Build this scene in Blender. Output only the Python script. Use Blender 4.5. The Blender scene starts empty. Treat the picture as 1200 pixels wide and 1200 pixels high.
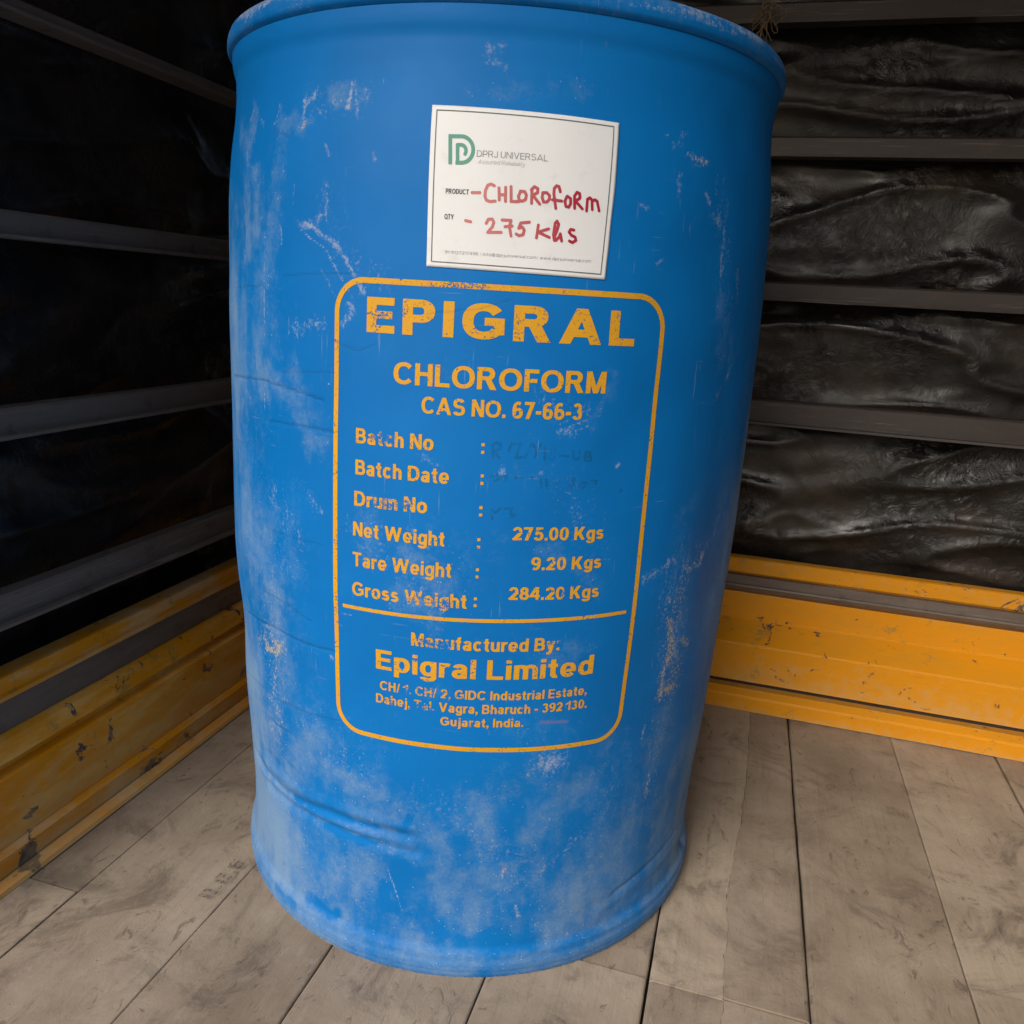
import bpy, bmesh, math, random
import numpy as np
from mathutils import Vector, Matrix, noise as mnoise

S = bpy.context.scene
C = S.collection
R = math.radians
random.seed(7)
rng = np.random.default_rng(7)

# ------------------------------------------------------------------ camera
# World axes follow the truck bed: +Y along the floor boards towards the headboard, the drum stands at the origin.
YAW = R(15.5)
PITCH, ROLL = 0.255588785, 0.059176776
cp, sp, cr, sr = math.cos(PITCH), math.sin(PITCH), math.cos(ROLL), math.sin(ROLL)
fw = Vector((0, cp, -sp)); up = Vector((0, sp, cp)); rt = Vector((1, 0, 0))
right = rt * cr + up * sr
upv = up * cr - rt * sr
M3 = Matrix((right, upv, -fw)).transposed()
M3 = Matrix.Rotation(YAW, 3, 'Z') @ M3
cam = bpy.data.cameras.new('camera'); camo = bpy.data.objects.new('camera', cam); C.objects.link(camo)
cam.sensor_width = 36; cam.sensor_fit = 'HORIZONTAL'; cam.lens = 36 * 953.28 / 1200
cam.clip_start = 0.02; cam.clip_end = 500
camo.matrix_world = Matrix.Translation((0.28526, -0.91445, 0.66837)) @ M3.to_4x4()
S.camera = camo

# ------------------------------------------------------------------ sky, sun, exposure
SUN_EL, SUN_AZ = R(36), R(200)          # azimuth: direction the light comes from, clockwise from +Y
w = bpy.data.worlds.new('World'); S.world = w; w.use_nodes = True
nt = w.node_tree
sky = nt.nodes.new('ShaderNodeTexSky'); sky.sky_type = 'NISHITA'; sky.sun_disc = False
sky.sun_elevation = SUN_EL; sky.sun_rotation = SUN_AZ
sky.air_density = 1.0; sky.dust_density = 5.0; sky.ozone_density = 0.6
nt.links.new(sky.outputs[0], nt.nodes['Background'].inputs[0])
nt.nodes['Background'].inputs[1].default_value = 0.115
sun = bpy.data.lights.new('sun', 'SUN'); suno = bpy.data.objects.new('sun', sun); C.objects.link(suno)
sun.energy = 2.7; sun.angle = R(38); sun.color = (1.0, 0.985, 0.965)
sd = Vector((math.sin(SUN_AZ) * math.cos(SUN_EL), math.cos(SUN_AZ) * math.cos(SUN_EL), math.sin(SUN_EL)))
suno.rotation_euler = sd.to_track_quat('Z', 'Y').to_euler()
suno.location = sd * 6
S.view_settings.view_transform = 'Standard'; S.view_settings.look = 'None'
S.view_settings.gamma = 1; S.view_settings.use_curve_mapping = False
S.view_settings.exposure = 0.0
S.cycles.max_bounces = 8; S.cycles.transparent_max_bounces = 12

# ------------------------------------------------------------------ helpers
def tag(o, label=None, cat=None, group=None, kind=None):
    if label: o['label'] = label
    if cat: o['category'] = cat
    if group: o['group'] = group
    if kind: o['kind'] = kind
    return o

def empty(name, loc=(0, 0, 0), rz=0.0):
    o = bpy.data.objects.new(name, None); C.objects.link(o)
    o.location = loc; o.rotation_euler = (0, 0, rz); o.empty_display_size = 0.05
    return o

def obj(name, verts, faces, mat, parent=None, smooth=False, attrs=None):
    me = bpy.data.meshes.new(name)
    me.from_pydata([tuple(v) for v in verts], [], faces)
    me.materials.append(mat)
    if smooth: me.polygons.foreach_set('use_smooth', [True] * len(me.polygons))
    for k, a in (attrs or {}).items():
        at = me.attributes.new(k, 'FLOAT', 'POINT'); at.data.foreach_set('value', np.asarray(a, np.float32))
    me.update()
    o = bpy.data.objects.new(name, me); C.objects.link(o)
    if parent: o.parent = parent
    return o

def grid_faces(nu, nv):
    return [(j * nu + i, j * nu + i + 1, (j + 1) * nu + i + 1, (j + 1) * nu + i) for j in range(nv - 1) for i in range(nu - 1)]

def extrude_profile(name, prof, axis, a, b, mat, parent, n=1, wob=0.0):
    """closed cross-section prof [(across, z)] swept along X or Y from a to b"""
    V, F = [], []; m = len(prof)
    for k in range(n + 1):
        t = a + (b - a) * k / n
        for (p, z) in prof:
            d = wob * mnoise.noise(Vector((t * 5, p * 40, z * 40)))
            V.append((t, p + d, z) if axis == 'X' else (p + d, t, z))
    for k in range(n):
        for i in range(m):
            j = (i + 1) % m
            F.append((k * m + i, k * m + j, (k + 1) * m + j, (k + 1) * m + i))
    F.append(tuple(range(m))[::-1]); F.append(tuple(n * m + i for i in range(m)))
    o = obj(name, V, F, mat, parent)
    bm = bmesh.new(); bm.from_mesh(o.data); bmesh.ops.recalc_face_normals(bm, faces=bm.faces); bm.to_mesh(o.data); bm.free()
    return o

# ------------------------------------------------------------------ materials
class NT:
    def __init__(s, name):
        s.m = bpy.data.materials.new(name); s.m.use_nodes = True; s.t = s.m.node_tree
        s.b = s.t.nodes['Principled BSDF']; s.out = s.t.nodes['Material Output']
        s.co = s.n('ShaderNodeTexCoord').outputs['Object']
    def n(s, k, **p):
        x = s.t.nodes.new(k)
        for a, v in p.items(): setattr(x, a, v)
        return x
    def put(s, sock, v):
        if hasattr(v, 'is_output') or isinstance(v, bpy.types.NodeSocket): s.t.links.new(v, sock)
        else: sock.default_value = v
    def math(s, op, a, b=0.0, clamp=False):
        x = s.n('ShaderNodeMath', operation=op, use_clamp=clamp); s.put(x.inputs[0], a); s.put(x.inputs[1], b); return x.outputs[0]
    def scale(s, v):
        x = s.n('ShaderNodeMapping'); s.t.links.new(s.co, x.inputs[0]); x.inputs['Scale'].default_value = v; return x.outputs[0]
    def noise(s, sc, det=4.0, rough=0.6, vec=None, dist=0.0):
        x = s.n('ShaderNodeTexNoise'); s.t.links.new(vec or s.co, x.inputs['Vector'])
        x.inputs['Scale'].default_value = sc; x.inputs['Detail'].default_value = det
        x.inputs['Roughness'].default_value = rough; x.inputs['Distortion'].default_value = dist
        return x.outputs['Fac']
    def vor(s, sc, vec=None):
        x = s.n('ShaderNodeTexVoronoi'); s.t.links.new(vec or s.co, x.inputs['Vector']); x.inputs['Scale'].default_value = sc
        return x
    def ramp(s, v, a, b, lo=0.0, hi=1.0, smooth=True):
        x = s.n('ShaderNodeMapRange'); x.interpolation_type = 'SMOOTHSTEP' if smooth else 'LINEAR'
        s.put(x.inputs[0], v); x.inputs[1].default_value = a; x.inputs[2].default_value = b
        x.inputs[3].default_value = lo; x.inputs[4].default_value = hi; return x.outputs[0]
    def mix(s, f, a, b):
        x = s.n('ShaderNodeMix', data_type='RGBA'); s.put(x.inputs[0], f)
        for sock, v in ((x.inputs[6], a), (x.inputs[7], b)):
            s.put(sock, (*v, 1.0) if isinstance(v, tuple) and len(v) == 3 else v)
        return x.outputs[2]
    def attr(s, name):
        return s.n('ShaderNodeAttribute', attribute_name=name).outputs['Fac']
    def bump(s, h, strength=0.3, dist=0.002):
        x = s.n('ShaderNodeBump'); x.inputs['Strength'].default_value = strength; x.inputs['Distance'].default_value = dist
        s.put(x.inputs['Height'], h); s.t.links.new(x.outputs[0], s.b.inputs['Normal']); return x
    def done(s, col=None, rough=None, metal=None, spec=None):
        if col is not None: s.put(s.b.inputs['Base Color'], (*col, 1.0) if isinstance(col, tuple) and len(col) == 3 else col)
        if rough is not None: s.put(s.b.inputs['Roughness'], rough)
        if metal is not None: s.put(s.b.inputs['Metallic'], metal)
        if spec is not None: s.put(s.b.inputs['Specular IOR Level'], spec)
        return s.m

def add(n, *a):
    x = a[0]
    for y in a[1:]: x = n.math('ADD', x, y)
    return x

def dirt_layers(n, col, keep=1.0):
    """dust film, paint transfer, scuffs and flecks over a base colour; every one follows the mask stored on the mesh"""
    big = n.noise(9, 5, 0.62, dist=0.4); fine = n.noise(70, 5, 0.7); grit = n.noise(330, 3, 0.7)
    streak = n.noise(1.0, 5, 0.65, n.scale((150, 150, 26))); brush = n.noise(1.0, 4, 0.6, n.scale((46, 46, 190)))
    d = add(n, n.attr('dust'), n.math('MULTIPLY', n.math('SUBTRACT', big, 0.5), 0.6),
            n.math('MULTIPLY', n.math('SUBTRACT', streak, 0.5), 0.16), n.math('MULTIPLY', n.math('SUBTRACT', fine, 0.5), 0.75), n.math('MULTIPLY', n.math('SUBTRACT', grit, 0.5), 0.5))
    d = n.math('SUBTRACT', d, n.math('MULTIPLY', n.attr('clean'), 0.5))
    df = n.ramp(d, 0.18, 1.10, 0.0, 0.66 * keep)
    col = n.mix(df, col, (0.215, 0.305, 0.405))
    st = n.math('ADD', n.attr('stain'), n.math('MULTIPLY', n.math('SUBTRACT', grit, 0.5), 2.2))
    st = n.math('ADD', st, n.math('MULTIPLY', n.math('SUBTRACT', fine, 0.5), 0.9))
    col = n.mix(n.math('MULTIPLY', n.ramp(st, 0.30, 0.85, 0, 0.75 * keep), n.ramp(n.attr('stain'), 0.03, 0.2)), col, (0.44, 0.35, 0.15))
    sc = n.math('ADD', n.attr('scuff'), n.math('MULTIPLY', n.math('SUBTRACT', streak, 0.5), 0.9))
    sc = n.math('ADD', sc, n.math('MULTIPLY', n.math('SUBTRACT', grit, 0.5), 1.6))
    sf = n.math('MULTIPLY', n.ramp(sc, 0.25, 0.95, 0, 0.62 * keep), n.ramp(n.attr('scuff'), 0.02, 0.15))
    col = n.mix(sf, col, (0.38, 0.41, 0.47))
    col = n.mix(n.math('MULTIPLY', n.attr('rust'), 0.6 * keep), col, (0.33, 0.12, 0.10))
    # small flecks of plaster and grit, thick in some places and absent in others
    v = n.vor(330); vc = n.n('ShaderNodeSeparateColor'); n.t.links.new(v.outputs['Color'], vc.inputs[0])
    rare = n.math('GREATER_THAN', n.math('ADD', vc.outputs[0], n.math('MULTIPLY', n.math('SUBTRACT', n.noise(11, 3, 0.6), 0.5), 0.7)), 0.90)
    fl = n.math('MULTIPLY', n.ramp(v.outputs['Distance'], 0.10, 0.24, 1.0, 0.0), rare)
    fl = n.math('MULTIPLY', fl, n.ramp(n.math('ADD', n.attr('dust'), n.math('MULTIPLY', big, 0.5)), 0.3, 0.75))
    col = n.mix(n.math('MULTIPLY', fl, 0.45 * keep), col, (0.62, 0.62, 0.64))
    hair = n.math('MULTIPLY', n.ramp(n.noise(1.0, 2, 0.5, n.scale((420, 420, 26))), 0.675, 0.755), n.ramp(n.noise(13, 2), 0.48, 0.62))
    hair2 = n.math('MULTIPLY', n.ramp(n.noise(1.0, 2, 0.5, n.scale((30, 30, 480))), 0.67, 0.75), n.ramp(n.noise(10, 2, 0.5, n.scale((1.3, 1.3, 1.3))), 0.54, 0.68))
    col = n.mix(n.math('MULTIPLY', n.math('MAXIMUM', hair, hair2), 0.13 * keep), col, (0.45, 0.47, 0.52))
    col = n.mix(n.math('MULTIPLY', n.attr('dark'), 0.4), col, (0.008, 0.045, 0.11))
    return col, df, sf, brush

def mat_drum():
    n = NT('blue_plastic')
    tone = n.noise(6, 3, 0.6)
    col = n.mix(n.ramp(tone, 0.3, 0.7), (0.0010, 0.126, 0.400), (0.0016, 0.148, 0.455))
    col, df, sf, brush = dirt_layers(n, col)
    h = add(n, n.math('MULTIPLY', n.noise(26, 3, 0.5), 0.5), n.math('MULTIPLY', n.noise(240, 2, 0.5), 0.06), n.math('MULTIPLY', sf, 0.05), n.math('MULTIPLY', n.attr('dark'), -0.35))
    n.bump(h, 0.45, 0.002)
    rough = n.math("ADD", 0.46, n.math('ADD', n.math('MULTIPLY', df, 0.5), n.math('MULTIPLY', n.noise(40, 3), 0.12)))
    return n.done(col, rough, spec=0.15)

def mat_ink():
    n = NT('yellow_ink')
    t = n.noise(120, 3, 0.6)
    col = n.mix(t, (0.54, 0.262, 0.010), (0.62, 0.32, 0.017))
    col, df, sf, _ = dirt_layers(n, col, 0.35)
    n.done(col, 0.6, spec=0.3)
    g = n.noise(430, 4, 0.75); m = n.noise(60, 3, 0.6); flake = n.noise(1.0, 3, 0.7, n.scale((160, 160, 620)))
    wear = add(n, n.math('MULTIPLY', g, 0.85), n.math('MULTIPLY', m, 0.40), n.math('MULTIPLY', flake, 0.32), n.math('MULTIPLY', n.attr('inkwear'), 0.34))
    a = n.ramp(wear, 0.862, 0.955, 1.0, 0.0)
    tr = n.n('ShaderNodeBsdfTransparent'); mx = n.n('ShaderNodeMixShader')
    n.t.links.new(a, mx.inputs[0]); n.t.links.new(tr.outputs[0], mx.inputs[1]); n.t.links.new(n.b.outputs[0], mx.inputs[2])
    n.t.links.new(mx.outputs[0], n.out.inputs[0])
    return n.m

def mat_marker(name, c0, c1, alpha, lo, hi, rough=0.5):
    """felt-pen ink whose strength runs out over its length (attribute 'fade' on the mesh)"""
    n = NT(name)
    f = n.attr('fade'); g = n.noise(500, 3, 0.7)
    n.done(n.mix(n.ramp(n.math('ADD', f, n.math('MULTIPLY', n.math('SUBTRACT', g, 0.5), 0.5)), lo, hi, smooth=False), c0, c1), rough, spec=0.3)
    if alpha < 1:
        tr = n.n('ShaderNodeBsdfTransparent'); mx = n.n('ShaderNodeMixShader')
        a = n.math('MULTIPLY', n.ramp(n.noise(90, 4, 0.7), 0.3, 0.62), alpha)
        n.t.links.new(a, mx.inputs[0]); n.t.links.new(tr.outputs[0], mx.inputs[1]); n.t.links.new(n.b.outputs[0], mx.inputs[2])
        n.t.links.new(mx.outputs[0], n.out.inputs[0])
    return n.m

def mat_plain(name, col, rough=0.6, var=0.12, sc=40):
    n = NT(name); a = tuple(c * (1 - var) for c in col); b = tuple(min(1, c * (1 + var)) for c in col)
    return n.done(n.mix(n.noise(sc, 4), a, b), rough)

def mat_paper():
    n = NT('white_paper'); t = n.noise(14, 4); f = n.noise(600, 2)
    col = n.mix(t, (0.66, 0.675, 0.68), (0.70, 0.715, 0.725))
    col = n.mix(n.ramp(n.noise(55, 4, 0.7), 0.56, 0.78, 0, 0.32), col, (0.47, 0.45, 0.43))
    n.bump(n.math('ADD', n.math('MULTIPLY', n.noise(30, 2), 0.6), n.math('MULTIPLY', f, 0.05)), 0.25, 0.0015)
    return n.done(col, 0.55)

def mat_yellow(name='yellow_paint', dusty=0.5, dust=(0.42, 0.225, 0.035)):
    n = NT(name)
    col = n.mix(n.noise(7, 4), (0.58, 0.225, 0.004), (0.66, 0.265, 0.006))
    dirt = n.noise(1.0, 5, 0.7, n.scale((9, 9, 40)))
    col = n.mix(n.ramp(dirt, 0.40, 0.70, 0, dusty), col, dust)
    col = n.mix(n.ramp(n.noise(26, 5, 0.7), 0.60, 0.70, 0, 0.7), col, (0.26, 0.19, 0.05))
    chip = n.noise(20, 6, 0.72, dist=0.6)
    cf = n.ramp(chip, 0.615, 0.64)
    col = n.mix(cf, col, (0.09, 0.065, 0.06))
    geo = n.n('ShaderNodeNewGeometry'); edge = n.ramp(n.math('ADD', geo.outputs['Pointiness'], n.math('MULTIPLY', n.math('SUBTRACT', n.noise(60, 3), 0.5), 0.12)), 0.56, 0.62)
    col = n.mix(n.math('MULTIPLY', edge, 0.4), col, (0.45, 0.33, 0.16))
    scr = n.math('MULTIPLY', n.ramp(n.noise(1.0, 2, 0.5, n.scale((14, 14, 420))), 0.68, 0.74), n.ramp(n.noise(6, 2), 0.5, 0.6))
    col = n.mix(n.math('MULTIPLY', scr, 0.5), col, (0.12, 0.09, 0.07))
    n.bump(n.math('SUBTRACT', n.math('MULTIPLY', n.noise(60, 3), 0.4), cf), 0.4, 0.0015)
    return n.done(col, n.math('ADD', 0.42, n.math('MULTIPLY', dirt, 0.25)), spec=0.2)

def mat_steel(name, a, b, rough=0.55, metal=0.0):
    n = NT(name)
    col = n.mix(n.noise(1.0, 5, 0.7, n.scale((14, 14, 90))), a, b)
    col = n.mix(n.ramp(n.noise(34, 5, 0.7), 0.55, 0.7, 0, 0.6), col, (0.060, 0.036, 0.026))
    scr = n.ramp(n.noise(1.0, 2, 0.5, n.scale((9, 9, 520))), 0.66, 0.72)
    col = n.mix(n.math('MULTIPLY', scr, 0.35), col, (0.30, 0.28, 0.27))
    n.bump(n.noise(120, 4, 0.7), 0.3, 0.001)
    return n.done(col, rough, metal)

def mat_tarp():
    n = NT('black_plastic_film')
    grime = n.noise(5, 5, 0.6, n.scale((1, 1, 2.2)))
    col = n.mix(n.ramp(grime, 0.45, 0.72), (0.0085, 0.0075, 0.007), (0.036, 0.026, 0.019))
    col = n.mix(n.ramp(n.noise(60, 5, 0.75), 0.56, 0.78, 0, 0.45), col, (0.075, 0.066, 0.058))
    cr = n.noise(46, 5, 0.65, dist=1.8); patch = n.ramp(n.noise(6, 3), 0.42, 0.60, 0.25, 1.0)
    n.bump(n.math('MULTIPLY', cr, patch), 0.6, 0.006)
    rough = n.ramp(n.noise(9, 4), 0.35, 0.65, 0.22, 0.50)
    return n.done(col, rough, spec=0.5)

def mat_wood():
    n = NT('weathered_board')
    tone = n.attr('tone')
    grain = n.noise(1.0, 6, 0.7, n.scale((70, 3.0, 20)), dist=0.9)
    fibre = n.noise(1.0, 3, 0.6, n.scale((420, 14, 60)))
    cloud = n.noise(5.5, 6, 0.65)
    col = n.mix(n.ramp(add(n, tone, n.math('MULTIPLY', n.math('SUBTRACT', cloud, 0.5), 1.5)), 0.0, 1.0), (0.205, 0.155, 0.112), (0.410, 0.335, 0.252))
    col = n.mix(n.ramp(grain, 0.50, 0.72, 0, 0.22), col, (0.13, 0.098, 0.074))
    col = n.mix(n.ramp(fibre, 0.56, 0.75, 0, 0.07), col, (0.10, 0.08, 0.06))
    # trodden dirt, scrapes, flaked veneer
    blot = n.noise(8, 7, 0.72, dist=1.0)
    col = n.mix(n.ramp(blot, 0.50, 0.68, 0, 0.62), col, (0.095, 0.072, 0.056))
    stain = n.noise(27, 6, 0.78, n.scale((1.5, 0.7, 1)), dist=1.4)
    col = n.mix(n.ramp(stain, 0.575, 0.65, 0, 0.55), col, (0.075, 0.055, 0.043))
    dust = n.noise(4.0, 6, 0.7)
    col = n.mix(n.ramp(dust, 0.46, 0.72, 0, 0.45), col, (0.43, 0.36, 0.28))
    smear = n.noise(1.0, 5, 0.7, n.scale((38, 8, 10)), dist=2.0)
    col = n.mix(n.ramp(smear, 0.58, 0.75, 0, 0.3), col, (0.40, 0.35, 0.30))
    scr = n.math('MULTIPLY', n.ramp(n.noise(1.0, 3, 0.6, n.scale((17, 110, 14)), dist=2.5), 0.66, 0.72), n.ramp(n.noise(7, 2), 0.48, 0.58))
    col = n.mix(n.math('MULTIPLY', scr, 0.3), col, (0.06, 0.045, 0.035))
    v = n.vor(120); col = n.mix(n.math('MULTIPLY', n.ramp(v.outputs['Distance'], 0.05, 0.12, 1, 0), n.math('GREATER_THAN', n.noise(50, 2), 0.60)), col, (0.10, 0.08, 0.06))
    n.bump(add(n, n.math('MULTIPLY', grain, 0.45), n.math('MULTIPLY', n.noise(300, 3), 0.08), n.math('MULTIPLY', stain, -0.6), n.math('MULTIPLY', blot, 0.5)), 0.6, 0.003)
    return n.done(col, n.ramp(blot, 0.3, 0.7, 0.8, 0.66), spec=0.22)

# ------------------------------------------------------------------ setting: the plank floor
MW = mat_wood()
X0, X1, Y0, Y1 = -0.52, 1.02, -0.80, 0.47
GAPS = {-.3625: .25, -.206: .5, -.061: .8, .104: .6, .263: .95, .338: .06, .4225: 1.25, .585: .5, .742: .9}
def floor():
    V, F, T = [], [], []
    edges = [X0, -0.3625, -0.206, -0.061, 0.104, 0.263, 0.338, 0.4225, 0.585, 0.742, 0.90, X1]
    cuts = {4: [-0.203], 5: [-0.205], 6: [-0.203], 1: [-0.62], 0: [-0.3], 7: [-0.5], 8: [-0.1]}
    for i in range(len(edges) - 1):
        ys = [Y0] + sorted(cuts.get(i, [])) + [Y1]
        for j in range(len(ys) - 1):
            a, b = ys[j] + 0.0012, ys[j + 1] - 0.0012
            n = max(4, int((b - a) / 0.012)); tone = rng.uniform(0.3, 0.7); dz = rng.uniform(-0.0012, 0.0012)
            tilt = rng.uniform(-0.0012, 0.0012)
            xs = []
            base = len(V)
            for k in range(n + 1):
                y = a + (b - a) * k / n
                gl = 0.0011 + 0.0009 * mnoise.noise(Vector((i * 3.1, y * 9, 0))) + 0.0016 * max(0, mnoise.noise(Vector((i * 1.7, y * 31, 4)))) ** 2
                gr = 0.0011 + 0.0009 * mnoise.noise(Vector((i * 3.1 + 7, y * 9, 0))) + 0.0016 * max(0, mnoise.noise(Vector((i * 1.7 + 5, y * 31, 4)))) ** 2
                kl, kr = GAPS.get(edges[i], 1), GAPS.get(edges[i + 1], 1)
                wv = lambda q: (.020 * min(1, max(0, (y + .05) / .3)) + .004 * mnoise.noise(Vector((y * 14, 2, 7))) + .003 * mnoise.noise(Vector((y * 45, 2, 9)))) if q else 0
                xl, xr = edges[i] + gl * kl + wv(i == 6), edges[i + 1] - gr * kr + wv(i == 5)
                e = 0.0022
                el, er = e * (kl * .9 + .1), e * (kr * .9 + .1)
                row = [(xl, -0.02), (xl, -el), (xl + el * .6, -el * .3), (xl + el * 1.6, 0), (xr - er * 1.6, 0), (xr - er * .6, -er * .3), (xr, -er), (xr, -0.02)]
                for q, (x, z) in enumerate(row):
                    V.append((x, y, z + dz + tilt * (1 if q > 3 else -1) * 0.5)); T.append(tone)
            m = 8
            for k in range(n):
                for q in range(m - 1):
                    F.append((base + k * m + q, base + k * m + q + 1, base + (k + 1) * m + q + 1, base + (k + 1) * m + q))
            F.append(tuple(base + q for q in range(m))); F.append(tuple(base + n * m + q for q in range(m))[::-1])
    b0 = len(V)   # packed dirt at the bottom of the gaps
    V += [(X0, Y0, -0.012), (X1, Y0, -0.012), (X1, Y1, -0.012), (X0, Y1, -0.012)]; T += [0] * 4; F.append((b0, b0 + 1, b0 + 2, b0 + 3))
    o = obj('floor', V, F, MW, attrs={'tone': T})
    dm = mat_plain('gap_dirt', (0.02, 0.016, 0.013), 0.9); o.data.materials.append(dm); o.data.polygons[len(F) - 1].material_index = 1
    tag(o, kind='structure')
    return o
FLOOR = floor()
MG = mat_plain('yard_concrete', (.30, .28, .255), .9, .2, 3)
tag(obj('ground', [(-60, -60, -1.05), (60, -60, -1.05), (60, 60, -1.05), (-60, 60, -1.05)], [(0, 1, 2, 3)], MG), kind='structure')

# ------------------------------------------------------------------ signed-field lettering
class Glyphs:
    def __init__(g, s=0.22, h=0.175):
        g.s, g.h = s, h
    @staticmethod
    def box(x0, y0, x1, y1):
        cx, cy, a, b = (x0 + x1) / 2, (y0 + y1) / 2, abs(x1 - x0) / 2, abs(y1 - y0) / 2
        return lambda x, y: np.maximum(np.abs(x - cx) - a, np.abs(y - cy) - b)
    def ring(g, cx, cy, rx, ry, a0=0, a1=360, s=None, h=None, n=2.25):
        s = s or g.s * 1.02; h = h or g.h
        mid, half = (a0 + a1) / 2, (a1 - a0) / 2
        def f(x, y):
            dx, dy = x - cx, y - cy
            o = ((np.abs(dx / rx) ** n + np.abs(dy / ry) ** n) ** (1 / n) - 1) * min(rx, ry)
            rxi, ryi = max(rx - s, .01), max(ry - h, .01)
            i = ((np.abs(dx / rxi) ** n + np.abs(dy / ryi) ** n) ** (1 / n) - 1) * min(rxi, ryi)
            v = np.maximum(o, -i)
            if a1 - a0 < 360:
                a = np.degrees(np.arctan2(dy / ry, dx / rx))
                d = np.abs((a - mid + 180) % 360 - 180) - half
                v = np.maximum(v, np.radians(d) * min(rx, ry) * .8)
            return v
        return f
    @staticmethod
    def ln(x0, y0, x1, y1, w, lo, hi):
        m = (x1 - x0) / (y1 - y0); k = 1 / math.sqrt(1 + m * m)
        return lambda x, y: np.maximum(np.maximum((np.abs(x - (x0 + (y - y0) * m)) - w / 2) * k, lo - y), y - hi)
    def bowl(g, x0, xc, y0, y1, rx):
        b = g.box
        return [b(x0, y0, xc, y0 + g.h), b(x0, y1 - g.h, xc, y1), g.ring(xc, (y0 + y1) / 2, rx, (y1 - y0) / 2, -91, 91)]
    def S(g, H, W):
        ym = 0.52 * H; h = g.h
        t0, t1 = ym - h / 2, H; b0, b1 = 0, ym + h / 2
        return [g.ring(W * .49, (t0 + t1) / 2, W * .46, (t1 - t0) / 2, 22, 272), g.ring(W * .5, (b0 + b1) / 2, W * .5, (b1 - b0) / 2, -158, 92)]
    def get(g, c):
        s, h, b, r, ln = g.s, g.h, g.box, g.ring, g.ln
        X = 0.735
        d = s * 1.08
        st = b(0, 0, s, 1)
        if c == 'A': W = 1.0; return W, [ln(d / 2, 0, .5, 1, d, 0, 1), ln(W - d / 2, 0, .5, 1, d, 0, 1), b(.25, .2, .75, .2 + h)]
        if c == 'B': return .78, [st] + g.bowl(s * .5, .42, .52 - h / 2, 1, .31) + g.bowl(s * .5, .43, 0, .52 + h / 2, .35)
        if c == 'C': return .90, [r(.48, .5, .48, .5, 42, 318)]
        if c == 'D': return .84, [st] + g.bowl(s * .5, .36, 0, 1, .48)
        if c == 'E': return .70, [st, b(s / 2, 0, .70, h), b(s / 2, 1 - h, .69, 1), b(s / 2, .51 - h / 2, .64, .51 + h / 2)]
        if c == 'F': return .64, [st, b(s / 2, 1 - h, .64, 1), b(s / 2, .49 - h / 2, .57, .49 + h / 2)]
        if c == 'G': return .96, [r(.48, .5, .48, .5, 38, 318), b(.5, .39, .95, .39 + h), b(.95 - s * .95, .14, .95, .39 + h)]
        if c == 'H': return .80, [st, b(.8 - s, 0, .8, 1), b(s / 2, .53 - h / 2, .7, .53 + h / 2)]
        if c == 'I': return s, [st]
        if c == 'J': return .56, [b(.56 - s, .3, .56, 1), r(.28, .3, .28, .3, 180, 361)]
        if c == 'K': return .84, [st, ln(s * .9, .30, .80 - d * .55, 1, d * 1.25, .36, 1), ln(.34, .62, .84 - d * .6, 0, d * 1.15, 0, .58)]
        if c == 'L': return .66, [st, b(s / 2, 0, .66, h)]
        if c == 'M': return .94, [st, b(.94 - s, 0, .94, 1), ln(s * .62, 1, .47, 0, d * .95, 0, 1), ln(.94 - s * .62, 1, .47, 0, d * .95, 0, 1)]
        if c == 'N': return .80, [st, b(.8 - s, 0, .8, 1), ln(s * .55, 1, .8 - s * .55, 0, d * 1.05, 0, 1)]
        if c == 'O': return 1.0, [r(.5, .5, .5, .5)]
        if c == 'P': return .76, [st] + g.bowl(s * .5, .42, .36, 1, .34)
        if c == 'Q': return 1.0, [r(.5, .5, .5, .5), ln(.62, .3, 1.0, -.04, d, -.04, .3)]
        if c == 'R': return .86, [st] + g.bowl(s * .5, .44, .42, 1, .33) + [ln(.46, .5, .86 - d * .6, 0, d * 1.15, 0, .5)]
        if c == 'S': return .80, g.S(1, .80)
        if c == 'T': return .76, [b(0, 1 - h, .76, 1), b(.38 - s / 2, 0, .38 + s / 2, 1)]
        if c == 'U': return .80, [b(0, .36, s, 1), b(.8 - s, .36, .8, 1), r(.4, .37, .4, .37, 179, 361)]
        if c == 'V': return .92, [ln(d / 2, 1, .46, 0, d, 0, 1), ln(.92 - d / 2, 1, .46, 0, d, 0, 1)]
        if c == 'W': return 1.32, [ln(d / 2, 1, .36, 0, d * .92, 0, 1), ln(.66, 1, .36, 0, d * .92, 0, 1), ln(.66, 1, .96, 0, d * .92, 0, 1), ln(1.32 - d / 2, 1, .96, 0, d * .92, 0, 1)]
        if c == 'Y': return .90, [ln(d / 2, 1, .45, .38, d, .36, 1), ln(.9 - d / 2, 1, .45, .38, d, .36, 1), b(.45 - s / 2, 0, .45 + s / 2, .5)]
        if c == 'a': return .64, [r(.32, X - .24, .29, .24, 0, 162), b(.61 - s, 0, .61, X - .24), r(.29, .222, .29, .232)]
        if c == 'b': return .68, [st, r(.34, X / 2, .34, X / 2 + .01)]
        if c == 'c': return .64, [r(.34, X / 2, .34, X / 2 + .01, 45, 315)]
        if c == 'd': return .68, [b(.68 - s, 0, .68, 1), r(.34, X / 2, .34, X / 2 + .01)]
        if c == 'e': return .68, [r(.34, X / 2, .34, X / 2 + .01, 0, 318), b(.06, X / 2 - h * .62, .675, X / 2 + h * .22)]
        if c == 'f': return .42, [b(.1, 0, .1 + s, .76), r(.1 + .26, .76, .26, .24, 82, 181), b(0, X - h, .40, X)]
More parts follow.
